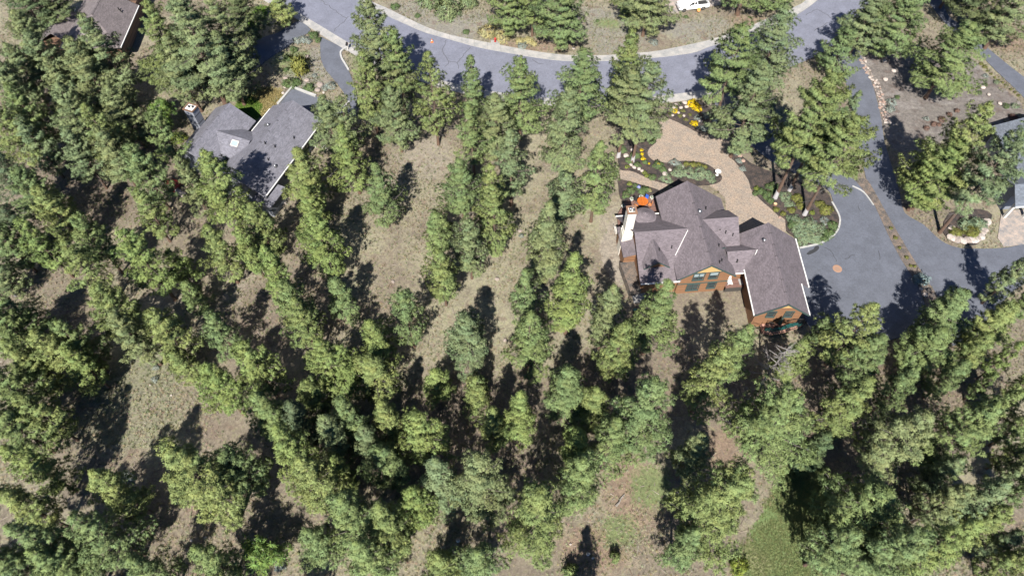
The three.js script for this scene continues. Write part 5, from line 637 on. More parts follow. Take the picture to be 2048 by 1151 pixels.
  part(BA, 'bench', merge(arc.slice(0, -1).map(([x, z], i) => { const [x1, z1] = arc[i + 1]; return bx(Math.hypot(x1 - x, z1 - z) * 0.86, 0.38, 0.3, (x + x1) / 2 * 0.86, 0.69, Math.max((z + z1) / 2 - 0.5, wallZ + 0.2), Math.atan2(-(z1 - z), x1 - x)); })), M.teal, 'dark teal bench along the railing');
  for (const [x, z] of [[-2.6, 0.6], [0, 0.55], [2.55, -0.4]]) part(BA, 'post', bx(0.14, 0.75, 0.14, x, 0.0, z), M.fascia);
  const U = thing('closed_parasol', 'folded dark green parasol standing on the curved balcony', 'parasol', 32.4, 0.5, -42.55);
  part(U, 'pole', cy(0.03, 0.03, 2.6, 0, 1.3, 0, 8), M.darkMetal); part(U, 'folded_canopy', new THREE.LatheGeometry([[0.04, 2.5], [0.13, 2.3], [0.2, 1.6], [0.24, 1.1], [0.1, 1.0], [0, 1.0]].map(([a, b]) => new THREE.Vector2(a, b)), 10), mat([0.035, 0.06, 0.05], 0.9)); part(U, 'base', cy(0.3, 0.25, 0.1, 0, 0.05, 0, 14), M.black); U.rotation.z = 0.0;
}
// ---- the grey-roofed house on the left
{
  const H = house('grey_house', 'grey shingled house with boxed chimney and skylight, left of the bare patch', -31.44, -77.3, -21 * Math.PI / 180);
  const RG = M.roofGrey;
  part(H, 'roof', merge(gable('z', 0, 0, 15.6, 5.4, -4.2, 3.0, 4.15, 3.0)), RG); part(H, 'ridge_cap', ridgeCap('z', 0, 0, 15.6, 5.4, 0.57), RG);
  part(H, 'wall', pentWall('z', 0, 0.7, 15.0, -3.6, 3.55, 3.1, 3.1, 5.15), M.wallGrey);
  part(H, 'wing_roof', merge(gable('z', -8.6, 3.4, 13.6, 5.0, -11.8, 3.0, -5.0, 2.75)), RG); part(H, 'ridge_cap', ridgeCap('z', -8.6, 3.4, 13.6, 5.0, 0.63), RG);
  part(H, 'wall', pentWall('z', -8.6, 4.0, 13.1, -11.3, -5.6, 3.05, 2.95, 4.8), M.wallGrey);
  part(H, 'link_roof', merge(gable('x', 8.4, -8.2, -2.2, 4.45, 5.8, 3.1, 11.2, 3.1)), RG);
  part(H, 'wall', bx(4.2, 3.2, 4.6, -5.3, 1.4, 8.5), M.wallGrey);
  { const c = part(H, 'chimney', bx(1.5, 6.4, 1.25, -12.05, 3.0, 7.2), M.wallGrey, 'grey boxed chimney with white top'); part(c, 'chimney_cap', merge([bx(1.7, 0.14, 0.2, -12.05, 6.25, 6.55), bx(1.7, 0.14, 0.2, -12.05, 6.25, 7.85), bx(0.2, 0.14, 1.1, -12.8, 6.25, 7.2), bx(0.2, 0.14, 1.1, -11.3, 6.25, 7.2)]), M.wallBrown); part(c, 'cap_plate', bx(1.3, 0.04, 1.1, -12.05, 6.22, 7.2), M.white); for (const g of [cy(0.12, 0.12, 0.3, -12.25, 6.38, 7.2, 12), cy(0.12, 0.12, 0.3, -11.75, 6.38, 7.05, 12)]) part(c, 'flue', g, M.black); }
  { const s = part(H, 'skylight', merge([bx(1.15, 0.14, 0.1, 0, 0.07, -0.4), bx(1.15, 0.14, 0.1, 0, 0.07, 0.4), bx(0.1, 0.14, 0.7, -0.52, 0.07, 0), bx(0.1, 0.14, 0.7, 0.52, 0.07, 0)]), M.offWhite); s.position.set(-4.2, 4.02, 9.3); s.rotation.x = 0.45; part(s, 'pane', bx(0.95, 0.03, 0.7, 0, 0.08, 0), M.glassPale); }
  for (const g of [bx(0.13, 0.13, 15.5, 4.21, 2.94, 7.8), bx(0.13, 0.13, 4.9, -4.26, 2.94, 3.1)]) part(H, 'gutter', g, M.white);
  for (const [x, y, z] of [[1.7, 4.5, 8.2], [2.8, 3.85, 5.3], [2.0, 4.25, 10.5], [0.6, 5.1, 8.6]]) ventPipe(H, x, y, z);
  part(H, 'roof_fan', merge([cy(0.22, 0.22, 0.3, -1.0, 4.95, 5.3, 16), new THREE.SphereGeometry(0.22, 16, 8, 0, 6.3, 0, 1.57).translate(-1.0, 5.1, 5.3), bx(0.5, 0.2, 0.4, -1.5, 4.72, 5.2)]), M.metal); part(H, 'roof_fan', merge([cy(0.2, 0.2, 0.3, 3.1, 3.75, 10.8, 16), new THREE.SphereGeometry(0.2, 16, 8, 0, 6.3, 0, 1.57).translate(3.1, 3.9, 10.8)]), M.metal);
  part(H, 'porch_roof', quadSlab([5.4, 2.3, 12.6], [5.4, 2.3, 16.4], [2.4, 2.6, 16.4], [2.4, 2.6, 12.6]), RG); part(H, 'wall', bx(2.6, 2.6, 3.4, 3.8, 1.0, 14.5), M.wallGrey);
  windowOn(H, 3.6, 1.6, 4.5, 1.4, 1.2, 2, Math.PI / 2); windowOn(H, 3.6, 1.6, 9.5, 1.4, 1.2, 2, Math.PI / 2);
}
// ---- the brown roof far at the top left
{
  const H = house('far_house', 'house with pale brown hipped roof at the top left, half hidden by pines', -66.4, -97.5, 0.02);
  part(H, 'roof', merge([quadSlab([-5.2, 3, -9], [-5.2, 3, 5.6], [0, 5.9, 1.2], [0, 5.9, -9]), quadSlab([4.4, 3, 5.6], [4.4, 3, -5.2], [0, 5.9, -5.2], [0, 5.9, 1.2]), quadSlab([-5.2, 3, 5.6], [4.4, 3, 5.6], [0, 5.9, 1.2], [0, 5.9, 1.2])]), M.roofFar);
  part(H, 'wall', bx(8.4, 3.4, 13.2, -0.4, 1.4, -1.8), M.wallBrown);
  part(H, 'wing_roof', merge([quadSlab([-9.6, 2.9, -2.8], [-9.6, 2.9, 4.4], [-6.8, 4.1, 3.2], [-6.8, 4.1, -2.8]), quadSlab([-3.8, 2.9, 4.4], [-3.8, 2.9, -2.8], [-6.8, 4.1, -2.8], [-6.8, 4.1, 3.2])]), M.roofFar);
  part(H, 'wall', bx(4.8, 3.2, 6.4, -6.7, 1.2, 0.8), M.wallBrown);
  part(H, 'ridge_cap', ridgeCap('z', 0, -9, 1.2, 5.9, 0.6), M.roofFar);
  part(H, 'gutter', bx(0.13, 0.13, 10.6, 4.46, 2.94, 0.2), M.white);
  ventPipe(H, 2.6, 4.2, -2.2, 0.08, 0.5); ventPipe(H, 2.9, 4.0, -2.0, 0.08, 0.5); ventPipe(H, -7.6, 3.75, 0.6, 0.07, 0.4); ventPipe(H, -8.1, 3.5, 0.4, 0.07, 0.4);
  for (let i = 0; i < 4; i++) part(H, 'pergola_beam', bx(0.1, 0.12, 2.6, -8.3 + i * 0.75, 2.7, -4.2), M.offWhite);
  part(H, 'pergola_post', merge([bx(0.12, 2.7, 0.12, -8.3, 1.3, -5.4), bx(0.12, 2.7, 0.12, -6.05, 1.3, -5.4)]), M.offWhite);
}
// ---- the blue-grey roof at the right edge
{
  const H = house('right_edge_house', 'house with blue grey shingled roof cut by the right edge', 73, -67, 0.06);
  part(H, 'roof', merge(gable('z', 4, -7.6, 4.9, 6.0, -3.5, 3.2, 11.5, 3.2)), M.roofBlue);
  part(H, 'wall', pentWall('z', 4, -7.0, 4.4, -2.9, 10.9, 3.3, 3.3, 5.7), M.wallGrey);
  part(H, 'wing_roof', merge(gable('x', 4.6, -6.6, 4, 4.7, 2.2, 3.4, 7.0, 3.0)), M.roofBlue); part(H, 'wall', pentWall('x', 4.6, -6.0, 3.6, 2.7, 5.0, 3.4, 3.9, 4.4), M.wallGrey);
  { const d = part(H, 'dormer_roof', merge(gable('z', -1.9, -5.2, -2.6, 4.75, -2.8, 4.05, -1.0, 4.05)), M.roofBlue); part(d, 'rake_board', merge([-1, 1].map((k) => bx(1.2, 0.14, 0.06, -1.9 + k * 0.46, 4.38, -2.57, 0, 0, -k * 0.66))), M.white); part(H, 'dormer_wall', bx(1.4, 1.0, 2.2, -1.9, 3.7, -3.9), M.wallGrey); }
  for (const [x, z] of [[-6.1, 6.4], [-3.4, 6.5]]) part(H, 'porch_post', bx(0.35, 3.1, 0.35, x, 1.5, z), M.offWhite);
  part(H, 'gutter', bx(10.4, 0.13, 0.13, -1.4, 2.94, 7.06), M.white);
}
console.log('houses done');
// ---------------------------------------------------------------- pines
// A variant is built once at a real size (height H, crown radius R); trees are clones of it.
function foliageBuf() { return { p: [], n: [], c: [] }; }
function addTuft(B, P, d, r, n, tint, R, out = d) {            // a brush of needles round the end of a shoot
  const u = Math.abs(d.y) < 0.9 ? V(0, 1, 0) : V(1, 0, 0), e1 = V().crossVectors(d, u).normalize(), e2 = V().crossVectors(d, e1);
  for (let i = 0; i < n; i++) {
    const ct = 1 - R() * 1.5, st = Math.sqrt(Math.max(0, 1 - ct * ct)), a = R() * 6.283, ca = Math.cos(a), sa = Math.sin(a);
    const bx_ = d.x * ct + (e1.x * ca + e2.x * sa) * st, by = d.y * ct + (e1.y * ca + e2.y * sa) * st, bz = d.z * ct + (e1.z * ca + e2.z * sa) * st;
    const l = r * (0.75 + 0.5 * R()), o = r * 0.35 * R(), ox = P.x + d.x * o, oy = P.y + d.y * o, oz = P.z + d.z * o;
    // side vector, perpendicular to the needle
    let sx = by * 0.3 - bz * (R() - 0.5), sy = bz * (R() - 0.5) - bx_ * 0.3, sz = bx_ * (R() - 0.5) * 2 - by * (R() - 0.5); const dp = sx * bx_ + sy * by + sz * bz; sx -= dp * bx_; sy -= dp * by; sz -= dp * bz; const sl = Math.hypot(sx, sy, sz) || 1, w = r * (0.075 + 0.035 * R()); sx *= w / sl; sy *= w / sl; sz *= w / sl;
    let nx = bx_ * 0.6 + d.x * 0.15 + out.x * 0.45, ny = by * 0.6 + d.y * 0.15 + out.y * 0.45 + 0.12, nz = bz * 0.6 + d.z * 0.15 + out.z * 0.45; const nl = Math.hypot(nx, ny, nz) || 1; nx /= nl; ny /= nl; nz /= nl;
    const tip = R() < 0.5, k0 = tip ? 0.25 : 1, k1 = tip ? 1 : 0.25;
    let A = [ox - sx * k0, oy - sy * k0, oz - sz * k0], C = [ox + sx * k0, oy + sy * k0, oz + sz * k0], T = [ox + bx_ * l, oy + by * l, oz + bz * l];
    if (tip) { A = [ox + bx_ * l - sx * k1, oy + by * l - sy * k1, oz + bz * l - sz * k1]; C = [ox + bx_ * l + sx * k1, oy + by * l + sy * k1, oz + bz * l + sz * k1]; T = [ox, oy, oz]; }
    const gx = (C[1] - A[1]) * (T[2] - A[2]) - (C[2] - A[2]) * (T[1] - A[1]), gy = (C[2] - A[2]) * (T[0] - A[0]) - (C[0] - A[0]) * (T[2] - A[2]), gz = (C[0] - A[0]) * (T[1] - A[1]) - (C[1] - A[1]) * (T[0] - A[0]);
    if (gx * nx + gy * ny + gz * nz < 0) [A, C] = [C, A];
    B.p.push(...A, ...C, ...T);
    const v = 0.85 + 0.3 * R();
    for (let q = 0; q < 3; q++) { B.n.push(nx, ny, nz); B.c.push(tint[0] * v, tint[1] * v, tint[2] * v); }
  }
}
function bufGeo(B) { const g = new THREE.BufferGeometry(); g.setAttribute('position', new THREE.Float32BufferAttribute(B.p, 3)); g.setAttribute('normal', new THREE.Float32BufferAttribute(B.n, 3)); g.setAttribute('color', new THREE.Float32BufferAttribute(B.c, 3)); return g; }
function addLimb(B, pts, r0, r1, n, c0, c1 = c0) {              // tapered tube through points
  const ring = (i) => { const a = pts[Math.max(0, i - 1)], b = pts[Math.min(pts.length - 1, i + 1)], d = V().subVectors(b, a).normalize(), u = Math.abs(d.y) < 0.9 ? V(0, 1, 0) : V(1, 0, 0), e1 = V().crossVectors(d, u).normalize(), e2 = V().crossVectors(d, e1), t = i / (pts.length - 1), r = lerp(r0, r1, t), o = []; for (let k = 0; k < n; k++) { const a2 = k / n * 6.2832, nn = e1.clone().multiplyScalar(Math.cos(a2)).addScaledVector(e2, Math.sin(a2)); o.push([pts[i].clone().addScaledVector(nn, r), nn, [lerp(c0[0], c1[0], t), lerp(c0[1], c1[1], t), lerp(c0[2], c1[2], t)]]); } return o; };
  let A = ring(0);
  for (let i = 1; i < pts.length; i++) { const C = ring(i); for (let k = 0; k < n; k++) { const l = (k + 1) % n; for (const v of [A[k], A[l], C[k], C[k], A[l], C[l]]) { B.p.push(v[0].x, v[0].y, v[0].z); B.n.push(v[1].x, v[1].y, v[1].z); B.c.push(...v[2]); } } A = C; }
}
function barkUv(g) { const p = g.attributes.position, uv = []; for (let i = 0; i < p.count; i++) uv.push(Math.atan2(p.getZ(i), p.getX(i)), p.getY(i)); g.setAttribute('uv', new THREE.Float32BufferAttribute(uv, 2)); return g; }
function makePine(seed, H, R, o = {}) {
  const r = rng(seed), F = foliageBuf(), L = foliageBuf();
  const cb = o.cb ?? 0.13 + 0.1 * r(), open = o.open ?? 0.9 + 0.25 * r(), ph = r() * 6.28, ph2 = r() * 6.28, full = o.full ?? 0.5 + 0.6 * r();
  const tr = (o.tr ?? 0.255) * (H > 17 ? 1.12 : 1), nb = o.nb ?? 38;
  const lean = V((r() - 0.5) * 0.03 * H, 0, (r() - 0.5) * 0.03 * H), at = (y) => V(lean.x * Math.max(0, y / H) ** 1.6 + Math.sin(y * 0.5 + ph) * 0.04, y, lean.z * Math.max(0, y / H) ** 1.6 + Math.cos(y * 0.45 + ph2) * 0.04);
  const bark0 = [0.17, 0.105, 0.073], bark1 = [0.13, 0.1, 0.08], grey = [0.18, 0.168, 0.155], tp = [];
  for (let i = 0; i <= 9; i++) tp.push(at(i / 9 * H * 0.97 - (i ? 0 : 0.35)));
  const tR = 0.07 + H * 0.0092;
  addLimb(L, tp, tR, 0.03, 9, bark0, bark1);
  addLimb(L, [at(-0.3), at(0.25), at(0.7)], tR * 1.3, tR * 1.0, 9, bark0);
  const prof = (t) => Math.pow(Math.min(1, (1 - t) * (1 + 0.22 * full)), 1.05 - 0.5 * full) * (0.66 + 0.34 * sstep(0, 0.22, t));
  const base = cb * H, cl = H - base;
  for (let y = base; y < H * 0.97;) {
    const t = (y - base) / cl, nB = t > 0.85 ? 4 : 3 + Math.floor(r() * 3), a0 = r() * 6.28;
    for (let b = 0; b < nB; b++) {
      const az = a0 + b / nB * 6.283 + (r() - 0.5) * 1.3;
      let len = R * prof(t) * (0.55 + 0.62 * r()) * (1 + 0.18 * Math.sin(az * 2 + ph) + 0.14 * Math.sin(az * 3 + y * 0.5 + ph2));
      if (r() < 0.07) len *= 0.45; len = Math.max(len, 0.28);
      const el = lerp(-0.12, 0.85, Math.pow(t, 1.4)) + (r() - 0.5) * 0.3, o0 = at(y + (r() - 0.5) * 0.3);
      const dir = V(Math.cos(az) * Math.cos(el), Math.sin(el), Math.sin(az) * Math.cos(el)), cur = (0.1 + 0.22 * r()) * len;
      const pt = (s) => V(o0.x + dir.x * len * s, o0.y + dir.y * len * s + cur * s * s - (1 - t) * 0.12 * len * Math.sin(s * 3.14), o0.z + dir.z * len * s);
      addLimb(L, [pt(0), pt(0.35), pt(0.7), pt(0.97)], 0.016 + 0.013 * len, 0.009, 4, bark1, grey);
      if (t < 0.12 && r() < 0.3) continue;                      // a bare lower branch
      const sideD = V(-Math.sin(az), 0, Math.cos(az)), sh = 0.9 + 0.2 * r(), yel = (r() - 0.5) * 0.12;
      const tint = () => { const k = sh * (0.86 + 0.28 * r()), h = yel + (r() - 0.5) * 0.08; return [k * (1 + h), k, k * (1 - h * 0.6)]; };
      const n = Math.max(2, Math.round(len / (0.34 * open))), out = V(dir.x, 0.35 + 0.5 * t, dir.z).normalize();
      for (let i = 0; i < n; i++) {
        const s = lerp(0.28, 0.95, (i + r() * 0.7) / n), sg = (i & 1 ? 1 : -1), p0 = pt(s), tl = (0.16 + (1 - s * 0.72) * len * 0.42) * (0.6 + 0.6 * r());
        const td = dir.clone().multiplyScalar(0.65 + 0.3 * r()).addScaledVector(sideD, sg * (0.6 + 0.5 * r())).add(V(0, 0.12 + 0.3 * r(), 0)).normalize(), p1 = p0.clone().addScaledVector(td, tl);
        addLimb(L, [p0, p1], 0.009, 0.005, 3, grey);
        const ud = td.clone().add(V(0, 0.55, 0)).normalize();
        addTuft(F, p1, ud, tr * (0.8 + 0.4 * r()), nb, tint(), r, out);
        if (tl > 0.55) addTuft(F, p0.clone().lerp(p1, 0.5), ud, tr * (0.7 + 0.4 * r()), nb - 3, tint(), r, out);
        if (tl > 0.95) for (const g of [-1, 1]) { const p2 = p0.clone().lerp(p1, 0.62).addScaledVector(sideD, g * 0.22).addScaledVector(dir, 0.2); addTuft(F, p2, ud, tr * (0.7 + 0.4 * r()), nb - 2, tint(), r, out); }
      }
      const ud = dir.clone().add(V(0, 0.5, 0)).normalize();
      if (len > 0.7) for (const s of [0.22, 0.42]) addTuft(F, pt(s).addScaledVector(sideD, (r() - 0.5) * 0.3), ud, tr * 1.3, 20, tint(), r, out);   // extra needles near the trunk, added to block sun and thicken crown shadows
      addTuft(F, pt(1), ud, tr * (0.9 + 0.3 * r()), nb + 2, tint(), r, out);
      if (len > 0.8) { addTuft(F, pt(0.85).addScaledVector(sideD, 0.18), ud, tr * 0.9, nb, tint(), r, out); addTuft(F, pt(0.8).addScaledVector(sideD, -0.18), ud, tr * 0.9, nb, tint(), r, out); }
    }
    y += (0.3 + 0.42 * r()) * open * (H > 17 ? 1.15 : 1);
  }
  for (let i = 0; i < 7; i++) addTuft(F, at(H * (0.96 + 0.04 * r())).add(V((r() - 0.5) * 0.2, 0, (r() - 0.5) * 0.2)), V((r() - 0.5) * 0.5, 1, (r() - 0.5) * 0.5).normalize(), tr, nb, [1.05, 1.05, 0.95], r);
  // dead snags below the crown
  for (let i = 0; i < 5 + H * 0.5; i++) { const y = lerp(0.12 * H, base + 0.15 * cl, r()), az = r() * 6.28, len = R * (0.2 + 0.5 * r()), p0 = at(y), p1 = p0.clone().add(V(Math.cos(az) * len, (r() - 0.6) * 0.4 * len, Math.sin(az) * len)); addLimb(L, [p0, p0.clone().lerp(p1, 0.5).add(V(0, 0.05 * len, 0)), p1], 0.025, 0.008, 4, grey); for (let k = 0; k < 3; k++) { const s = 0.4 + 0.5 * r(), q = p0.clone().lerp(p1, s); addLimb(L, [q, q.clone().add(V(Math.cos(az + (r() - 0.5) * 2.4) * len * 0.3, (r() - 0.4) * 0.2 * len, Math.sin(az + (r() - 0.5) * 2.4) * len * 0.3))], 0.01, 0.005, 3, grey); } }
  return { H, R, crown: bufGeo(F), trunk: barkUv(bufGeo(L)) };
}
const pineSpec = [];
for (const [H, R] of [[8, 1.9], [8.5, 2.3], [10, 2.1], [10.5, 2.6], [11.5, 2.1], [12, 2.6], [12.5, 3.2], [13.5, 2.3], [14, 2.7], [14.5, 3.3], [16, 2.8], [16.5, 3.6], [18, 3.2], [20, 3.4], [20, 4.2], [23, 3.8], [9.5, 1.8], [11, 2.4], [12.5, 2.3], [13, 2.8], [15, 2.6], [17, 3.1]]) pineSpec.push([H, R]);
const variants = pineSpec.map(([H, R], i) => makePine(1000 + i * 37, H, R, H > 15 ? { cb: 0.2, open: 1.06 } : {}));
const bareFoot = [[16, 3.4], [18, 3.8], [20, 4.2]].map(([H, R], i) => makePine(5000 + i * 91, H, R, { cb: 0.4, full: 1.0 }));   // tall pines whose trunk shows below the crown
{
  const r = rng(9);
  let tris = 0;
  TREES.forEach(([x, z, H, R, tone, label, foot], i) => {
    const best = (foot ? bareFoot : variants).map((v) => ({ v, e: Math.abs(Math.log(H / v.H)) + 0.8 * Math.abs(Math.log(R / v.R)) + r() * 0.22 })).sort((a, b) => a.e - b.e)[0].v;
    const t = thing('pine_tree', label || 'pine below the lower picture edge, ' + ['one', 'two', 'three', 'four', 'five', 'six', 'seven', 'eight'][TREES.filter((q, k) => !q[5] && q[0] < x).length] + ' from the left', 'pine tree', x, groundY(x, z) - 0.02, z, label ? 'pines of the wooded lots' : 'pines outside the picture');
    const s = (R / best.R), sy = H / best.H;
    t.rotation.y = r() * 6.283; t.scale.set(s, sy, s);
    part(t, 'trunk', best.trunk, M.bark);
    part(t, 'crown', best.crown, M.needle[tone][(i * 7 + (i >> 2)) % 3]);
    if (foot === 1) part(t, 'whitewashed_trunk_base', new THREE.CylinderGeometry((0.07 + best.H * 0.0092) * 1.02, (0.07 + best.H * 0.0092) * 1.36, 1.5, 12).translate(0, 0.75, 0), M.whitewash, 'white painted foot of the trunk');
    tris += best.crown.attributes.position.count / 3 + best.trunk.attributes.position.count / 3;
  });
  console.log('pines', TREES.length, 'triangles drawn', tris, 'unique', variants.reduce((s, v) => s + (v.crown.attributes.position.count + v.trunk.attributes.position.count) / 3, 0));
}
// ---------------------------------------------------------------- shrubs, broadleaf trees, rocks
const pending = [];                                             // things whose labels get their order from left to right
function ordered() {
  const by = {}; for (const o of pending) (by[o.userData.label] ??= []).push(o);
  const ord = ['leftmost', 'second from left', 'third from left', 'fourth from left', 'fifth from left', 'sixth from left', 'seventh from left', 'eighth from left', 'ninth from left', 'tenth from left', 'eleventh from left', 'twelfth from left'];
  for (const [l, a] of Object.entries(by)) if (a.length > 1) { const wx = (o) => o.position.x / (75 * 0.8387 - o.position.z * 0.5446); a.sort((p, q) => wx(p) - wx(q)); a.forEach((o, i) => { o.userData.label = l + ', ' + ord[i]; }); }
}
function makeShrub(seed, o = {}) {                              // unit dome: radius 1, height about 1
  const r = rng(seed), B = foliageBuf(), n = o.n ?? 110, tr = o.tr ?? 0.26;
  for (let i = 0; i < n; i++) {
    const a = r() * 6.283, u = Math.pow(r(), 0.8), el = Math.acos(1 - u * 0.98), rr = (0.72 + 0.28 * r()) * (1 + 0.2 * Math.sin(a * 3 + seed) + 0.12 * Math.sin(a * 5 + el * 4));
    const d = V(Math.cos(a) * Math.sin(el), Math.cos(el), Math.sin(a) * Math.sin(el)), k = 0.78 + 0.44 * r(), h = (r() - 0.5) * 0.2;
    addTuft(B, V(d.x * rr * 0.82, d.y * rr * 0.85 * (o.tall ?? 1), d.z * rr * 0.82), d.clone().add(V(0, 0.25, 0)).normalize(), tr * (0.7 + 0.6 * r()), 13, [k * (1 + h), k, k * (1 - h)], r);
  }
  return bufGeo(B);
}
const shrubGeo = [1, 2, 3, 4].map((s) => makeShrub(s * 71)), mound = [5, 6, 7].map((s) => makeShrub(s * 71, { n: 170, tr: 0.17 })), spikyGeo = [8, 9].map((s) => makeShrub(s * 71, { n: 60, tr: 0.42 }));
const stemGeo = (() => { const B = foliageBuf(), r = rng(3); for (let i = 0; i < 9; i++) { const a = r() * 6.28, l = 0.4 + 0.4 * r(); addLimb(B, [V(0, -0.12, 0), V(Math.cos(a) * l * 0.5, 0.35, Math.sin(a) * l * 0.5), V(Math.cos(a) * l, 0.65, Math.sin(a) * l)], 0.035, 0.012, 4, [0.2, 0.16, 0.12]); } return barkUv(bufGeo(B)); })();
const rs = rng(616);
function shrub(name, label, x, z, rad, h, material, geos = shrubGeo, y = 0.02, group = 'planted shrubs') {
  const t = thing(name, label, name.includes('juniper') ? 'juniper' : 'shrub', x, y, z, group); t.rotation.y = rs() * 6.28; t.scale.set(rad * (0.9 + 0.2 * rs()), h, rad * (0.9 + 0.2 * rs()));
  part(t, 'stems', stemGeo, M.bark); part(t, 'foliage', geos[Math.floor(rs() * geos.length)], material); pending.push(t); return t;
}
const many = (name, label, h, material, list, geos, y, group) => list.forEach(([x, z, r]) => shrub(name, label, x, z, r, Math.max(0.25, r * h), material, geos, y, group));
const BY = 0.05;
many('forsythia', 'small yellow flowering shrub in the bed by the street', 0.9, M.flowerYellow, [[24.82,-80.8, 0.6], [27.48,-78.01, 0.65]], mound, BY);
shrub('forsythia', 'large yellow flowering shrub beside the street gutter', 27.77,-82.23, 1.0, 1.0, M.flowerYellow, mound, BY); shrub('forsythia', 'yellow flowering shrub at the foot of the whitewashed pine by the street', 28.39,-81.24, 0.75, 0.8, M.flowerYellow, mound, BY);
many('sage_bush', 'silvery sage bush in the bed by the street', 0.8, M.leafSage, [[28.13,-79.4, 0.6], [29.47,-79.72, 0.75], [28.77,-77.06, 0.75], [31.01,-78.44, 0.55], [30.62,-76.96, 0.7], [31.92,-78.01, 0.7], [28.05,-77.27, 0.5]], mound, BY);
many('green_mound', 'round green mound at the tip of the street bed', 0.8, M.leafGreen, [[29.82,-76.65, 0.5]], mound, BY);
many('low_plant', 'low olive plant among the rocks of the street bed', 0.6, M.leafOlive, [[24.06,-80.26, 0.4], [25.53,-79.83, 0.45], [26.33,-78.97, 0.4], [26.13,-80.91, 0.4], [27.08,-80.04, 0.35], [25.17,-81.79, 0.35]], mound, BY);
many('daffodil_clump', 'yellow flower clump beside the whitewashed pine trunk', 0.9, M.flowerYellow, [[18.96,-72.66, 0.34], [18.95,-71.87, 0.34], [19.01,-70.98, 0.42]], mound, BY);
many('primrose', 'tiny yellow flower clump in the island bed', 0.8, M.flowerYellow, [[19.72,-69.81, 0.22], [21.04,-69.71, 0.25]], mound, 0.3);
many('lime_mound', 'lime green mound left of the tan mulch yard', 0.8, M.leafLime, [[20.92,-75.2, 0.65], [16.55,-69.42, 0.42], [18.94,-68.27, 0.42], [19.17,-67.7, 0.4], [16.61,-66.19, 0.45]], mound, BY);
many('low_plant', 'soft green plant in the island bed', 0.6, M.leafGreen, [[20.61,-74.38, 0.65], [21.04,-69.71, 0.85], [19.99,-67.41, 0.6], [17.9,-71.57, 0.8], [16.94,-70.59, 0.7], [18.09,-69.81, 0.6], [21.66,-68.84, 0.6], [16.19,-72.76, 0.8], [19.23,-70.29, 0.5]], shrubGeo, BY);
many('spreading_juniper', 'grey green spreading juniper in the island bed', 0.5, M.leafSoft, [[21.95,-67.13, 1.0], [23.73,-68.27, 1.2], [25.29,-68.17, 1.1], [27.05,-67.98, 1.5], [28.18,-67.41, 0.8], [28.36,-66.75, 0.6], [24.31,-69.42, 0.6]], mound, BY);
many('sage_bush', 'silvery sage bush on the rim of the island bed', 0.8, M.leafSage, [[23.4,-70.2, 0.8], [23.96,-70.0, 0.5]], mound, BY);
shrub('sage_bush', 'large silvery bush right of the tan mulch yard', 32.45,-72.36, 0.95, 1.1, M.leafSage, mound, BY);
many('olive_shrub', 'brown olive low shrub at the rim of the island bed', 0.7, M.leafOlive, [[26.02,-69.81, 0.6], [26.8,-69.71, 0.55], [27.61,-69.32, 0.5], [25.1,-69.9, 0.5]], shrubGeo, BY);
many('low_plant', 'green plant between the deck and the narrow mulch path', 0.7, M.leafGreen, [[16.7,-64.9, 0.7], [18.18,-64.9, 0.8], [18.83,-65.08, 0.6], [15.94,-64.16, 0.7], [17.41,-65.73, 0.5]], shrubGeo, BY);
shrub('cream_shrub', 'small cream shrub beside the far deck corner', 19.31,-64.99, 0.38, 0.4, M.leafCream, mound, BY);
many('spreading_juniper', 'grey green spreading juniper in the kerbed driveway bed', 0.45, M.leafSoft, [[38.31,-59.72, 1.0], [38.91,-58.77, 1.4], [40.15,-58.86, 1.4], [39.13,-57.32, 1.5], [40.41,-57.07, 1.4], [41.64,-58.26, 1.0], [38.79,-56.15, 1.0], [40.46,-56.15, 0.9], [38.08,-63.8, 1.1], [38.3,-62.54, 0.9]], mound, BY);
many('green_shrub', 'dark green shrub along the kerb of the driveway bed', 0.7, M.leafGreen, [[42.62,-57.32, 0.8], [43.43,-58.68, 0.8], [41.75,-56.48, 0.6], [37.98,-58.86, 0.8]], shrubGeo, BY);
many('lime_mound', 'lime green mound under the whitewashed pines', 0.8, M.leafLime, [[34.39,-65.27, 0.5], [41.18,-60.94, 0.45]], mound, BY);
many('olive_shrub', 'olive green shrub under the whitewashed pines', 0.7, M.leafOlive, [[39.68,-63.44, 0.9], [43.14,-61.38, 1.0], [39.81,-62.18, 0.7], [38.46,-61.38, 0.6], [42.62,-62.36, 0.8], [36.35,-61.47, 0.5], [37.16,-60.76, 0.5]], shrubGeo, BY);
many('green_shrub', 'leafy green shrub beside the mulch yard under the pines', 0.8, M.leafGreen, [[35.56,-64.07, 0.9], [34.91,-64.71, 0.7], [35.85,-63.08, 0.6], [34.0,-64.35, 0.5], [36.69,-65.54, 0.9]], shrubGeo, BY);
many('sage_bush', 'silvery bush in the kerbed driveway bed', 0.8, M.leafSage, [[42.49,-59.8, 0.6], [42.54,-59.2, 0.5], [41.09,-59.37, 0.4], [32.86,-70.59, 0.6], [33.09,-69.03, 0.6]], mound, BY);
many('olive_shrub', 'yellow olive shrub behind the low stone wall', 0.8, M.leafOlive, [[59.59,-57.41, 1.0], [61.88,-57.41, 1.1]], shrubGeo, BY); many('green_shrub', 'green shrub behind the low stone wall', 0.8, M.leafSoft, [[63.15,-58.86, 1.2], [61.45,-58.86, 1.1]], shrubGeo, BY);
many('median_plant', 'tiny dark plant on the mulch median', 0.9, M.leafOlive, [[51.23,-58.26, 0.28], [51.36,-56.65, 0.32], [51.4,-54.99, 0.28], [51.85,-53.45, 0.32], [51.96,-52.09, 0.26], [52.45,-52.01, 0.26]], shrubGeo, BY, 'plants on the median');
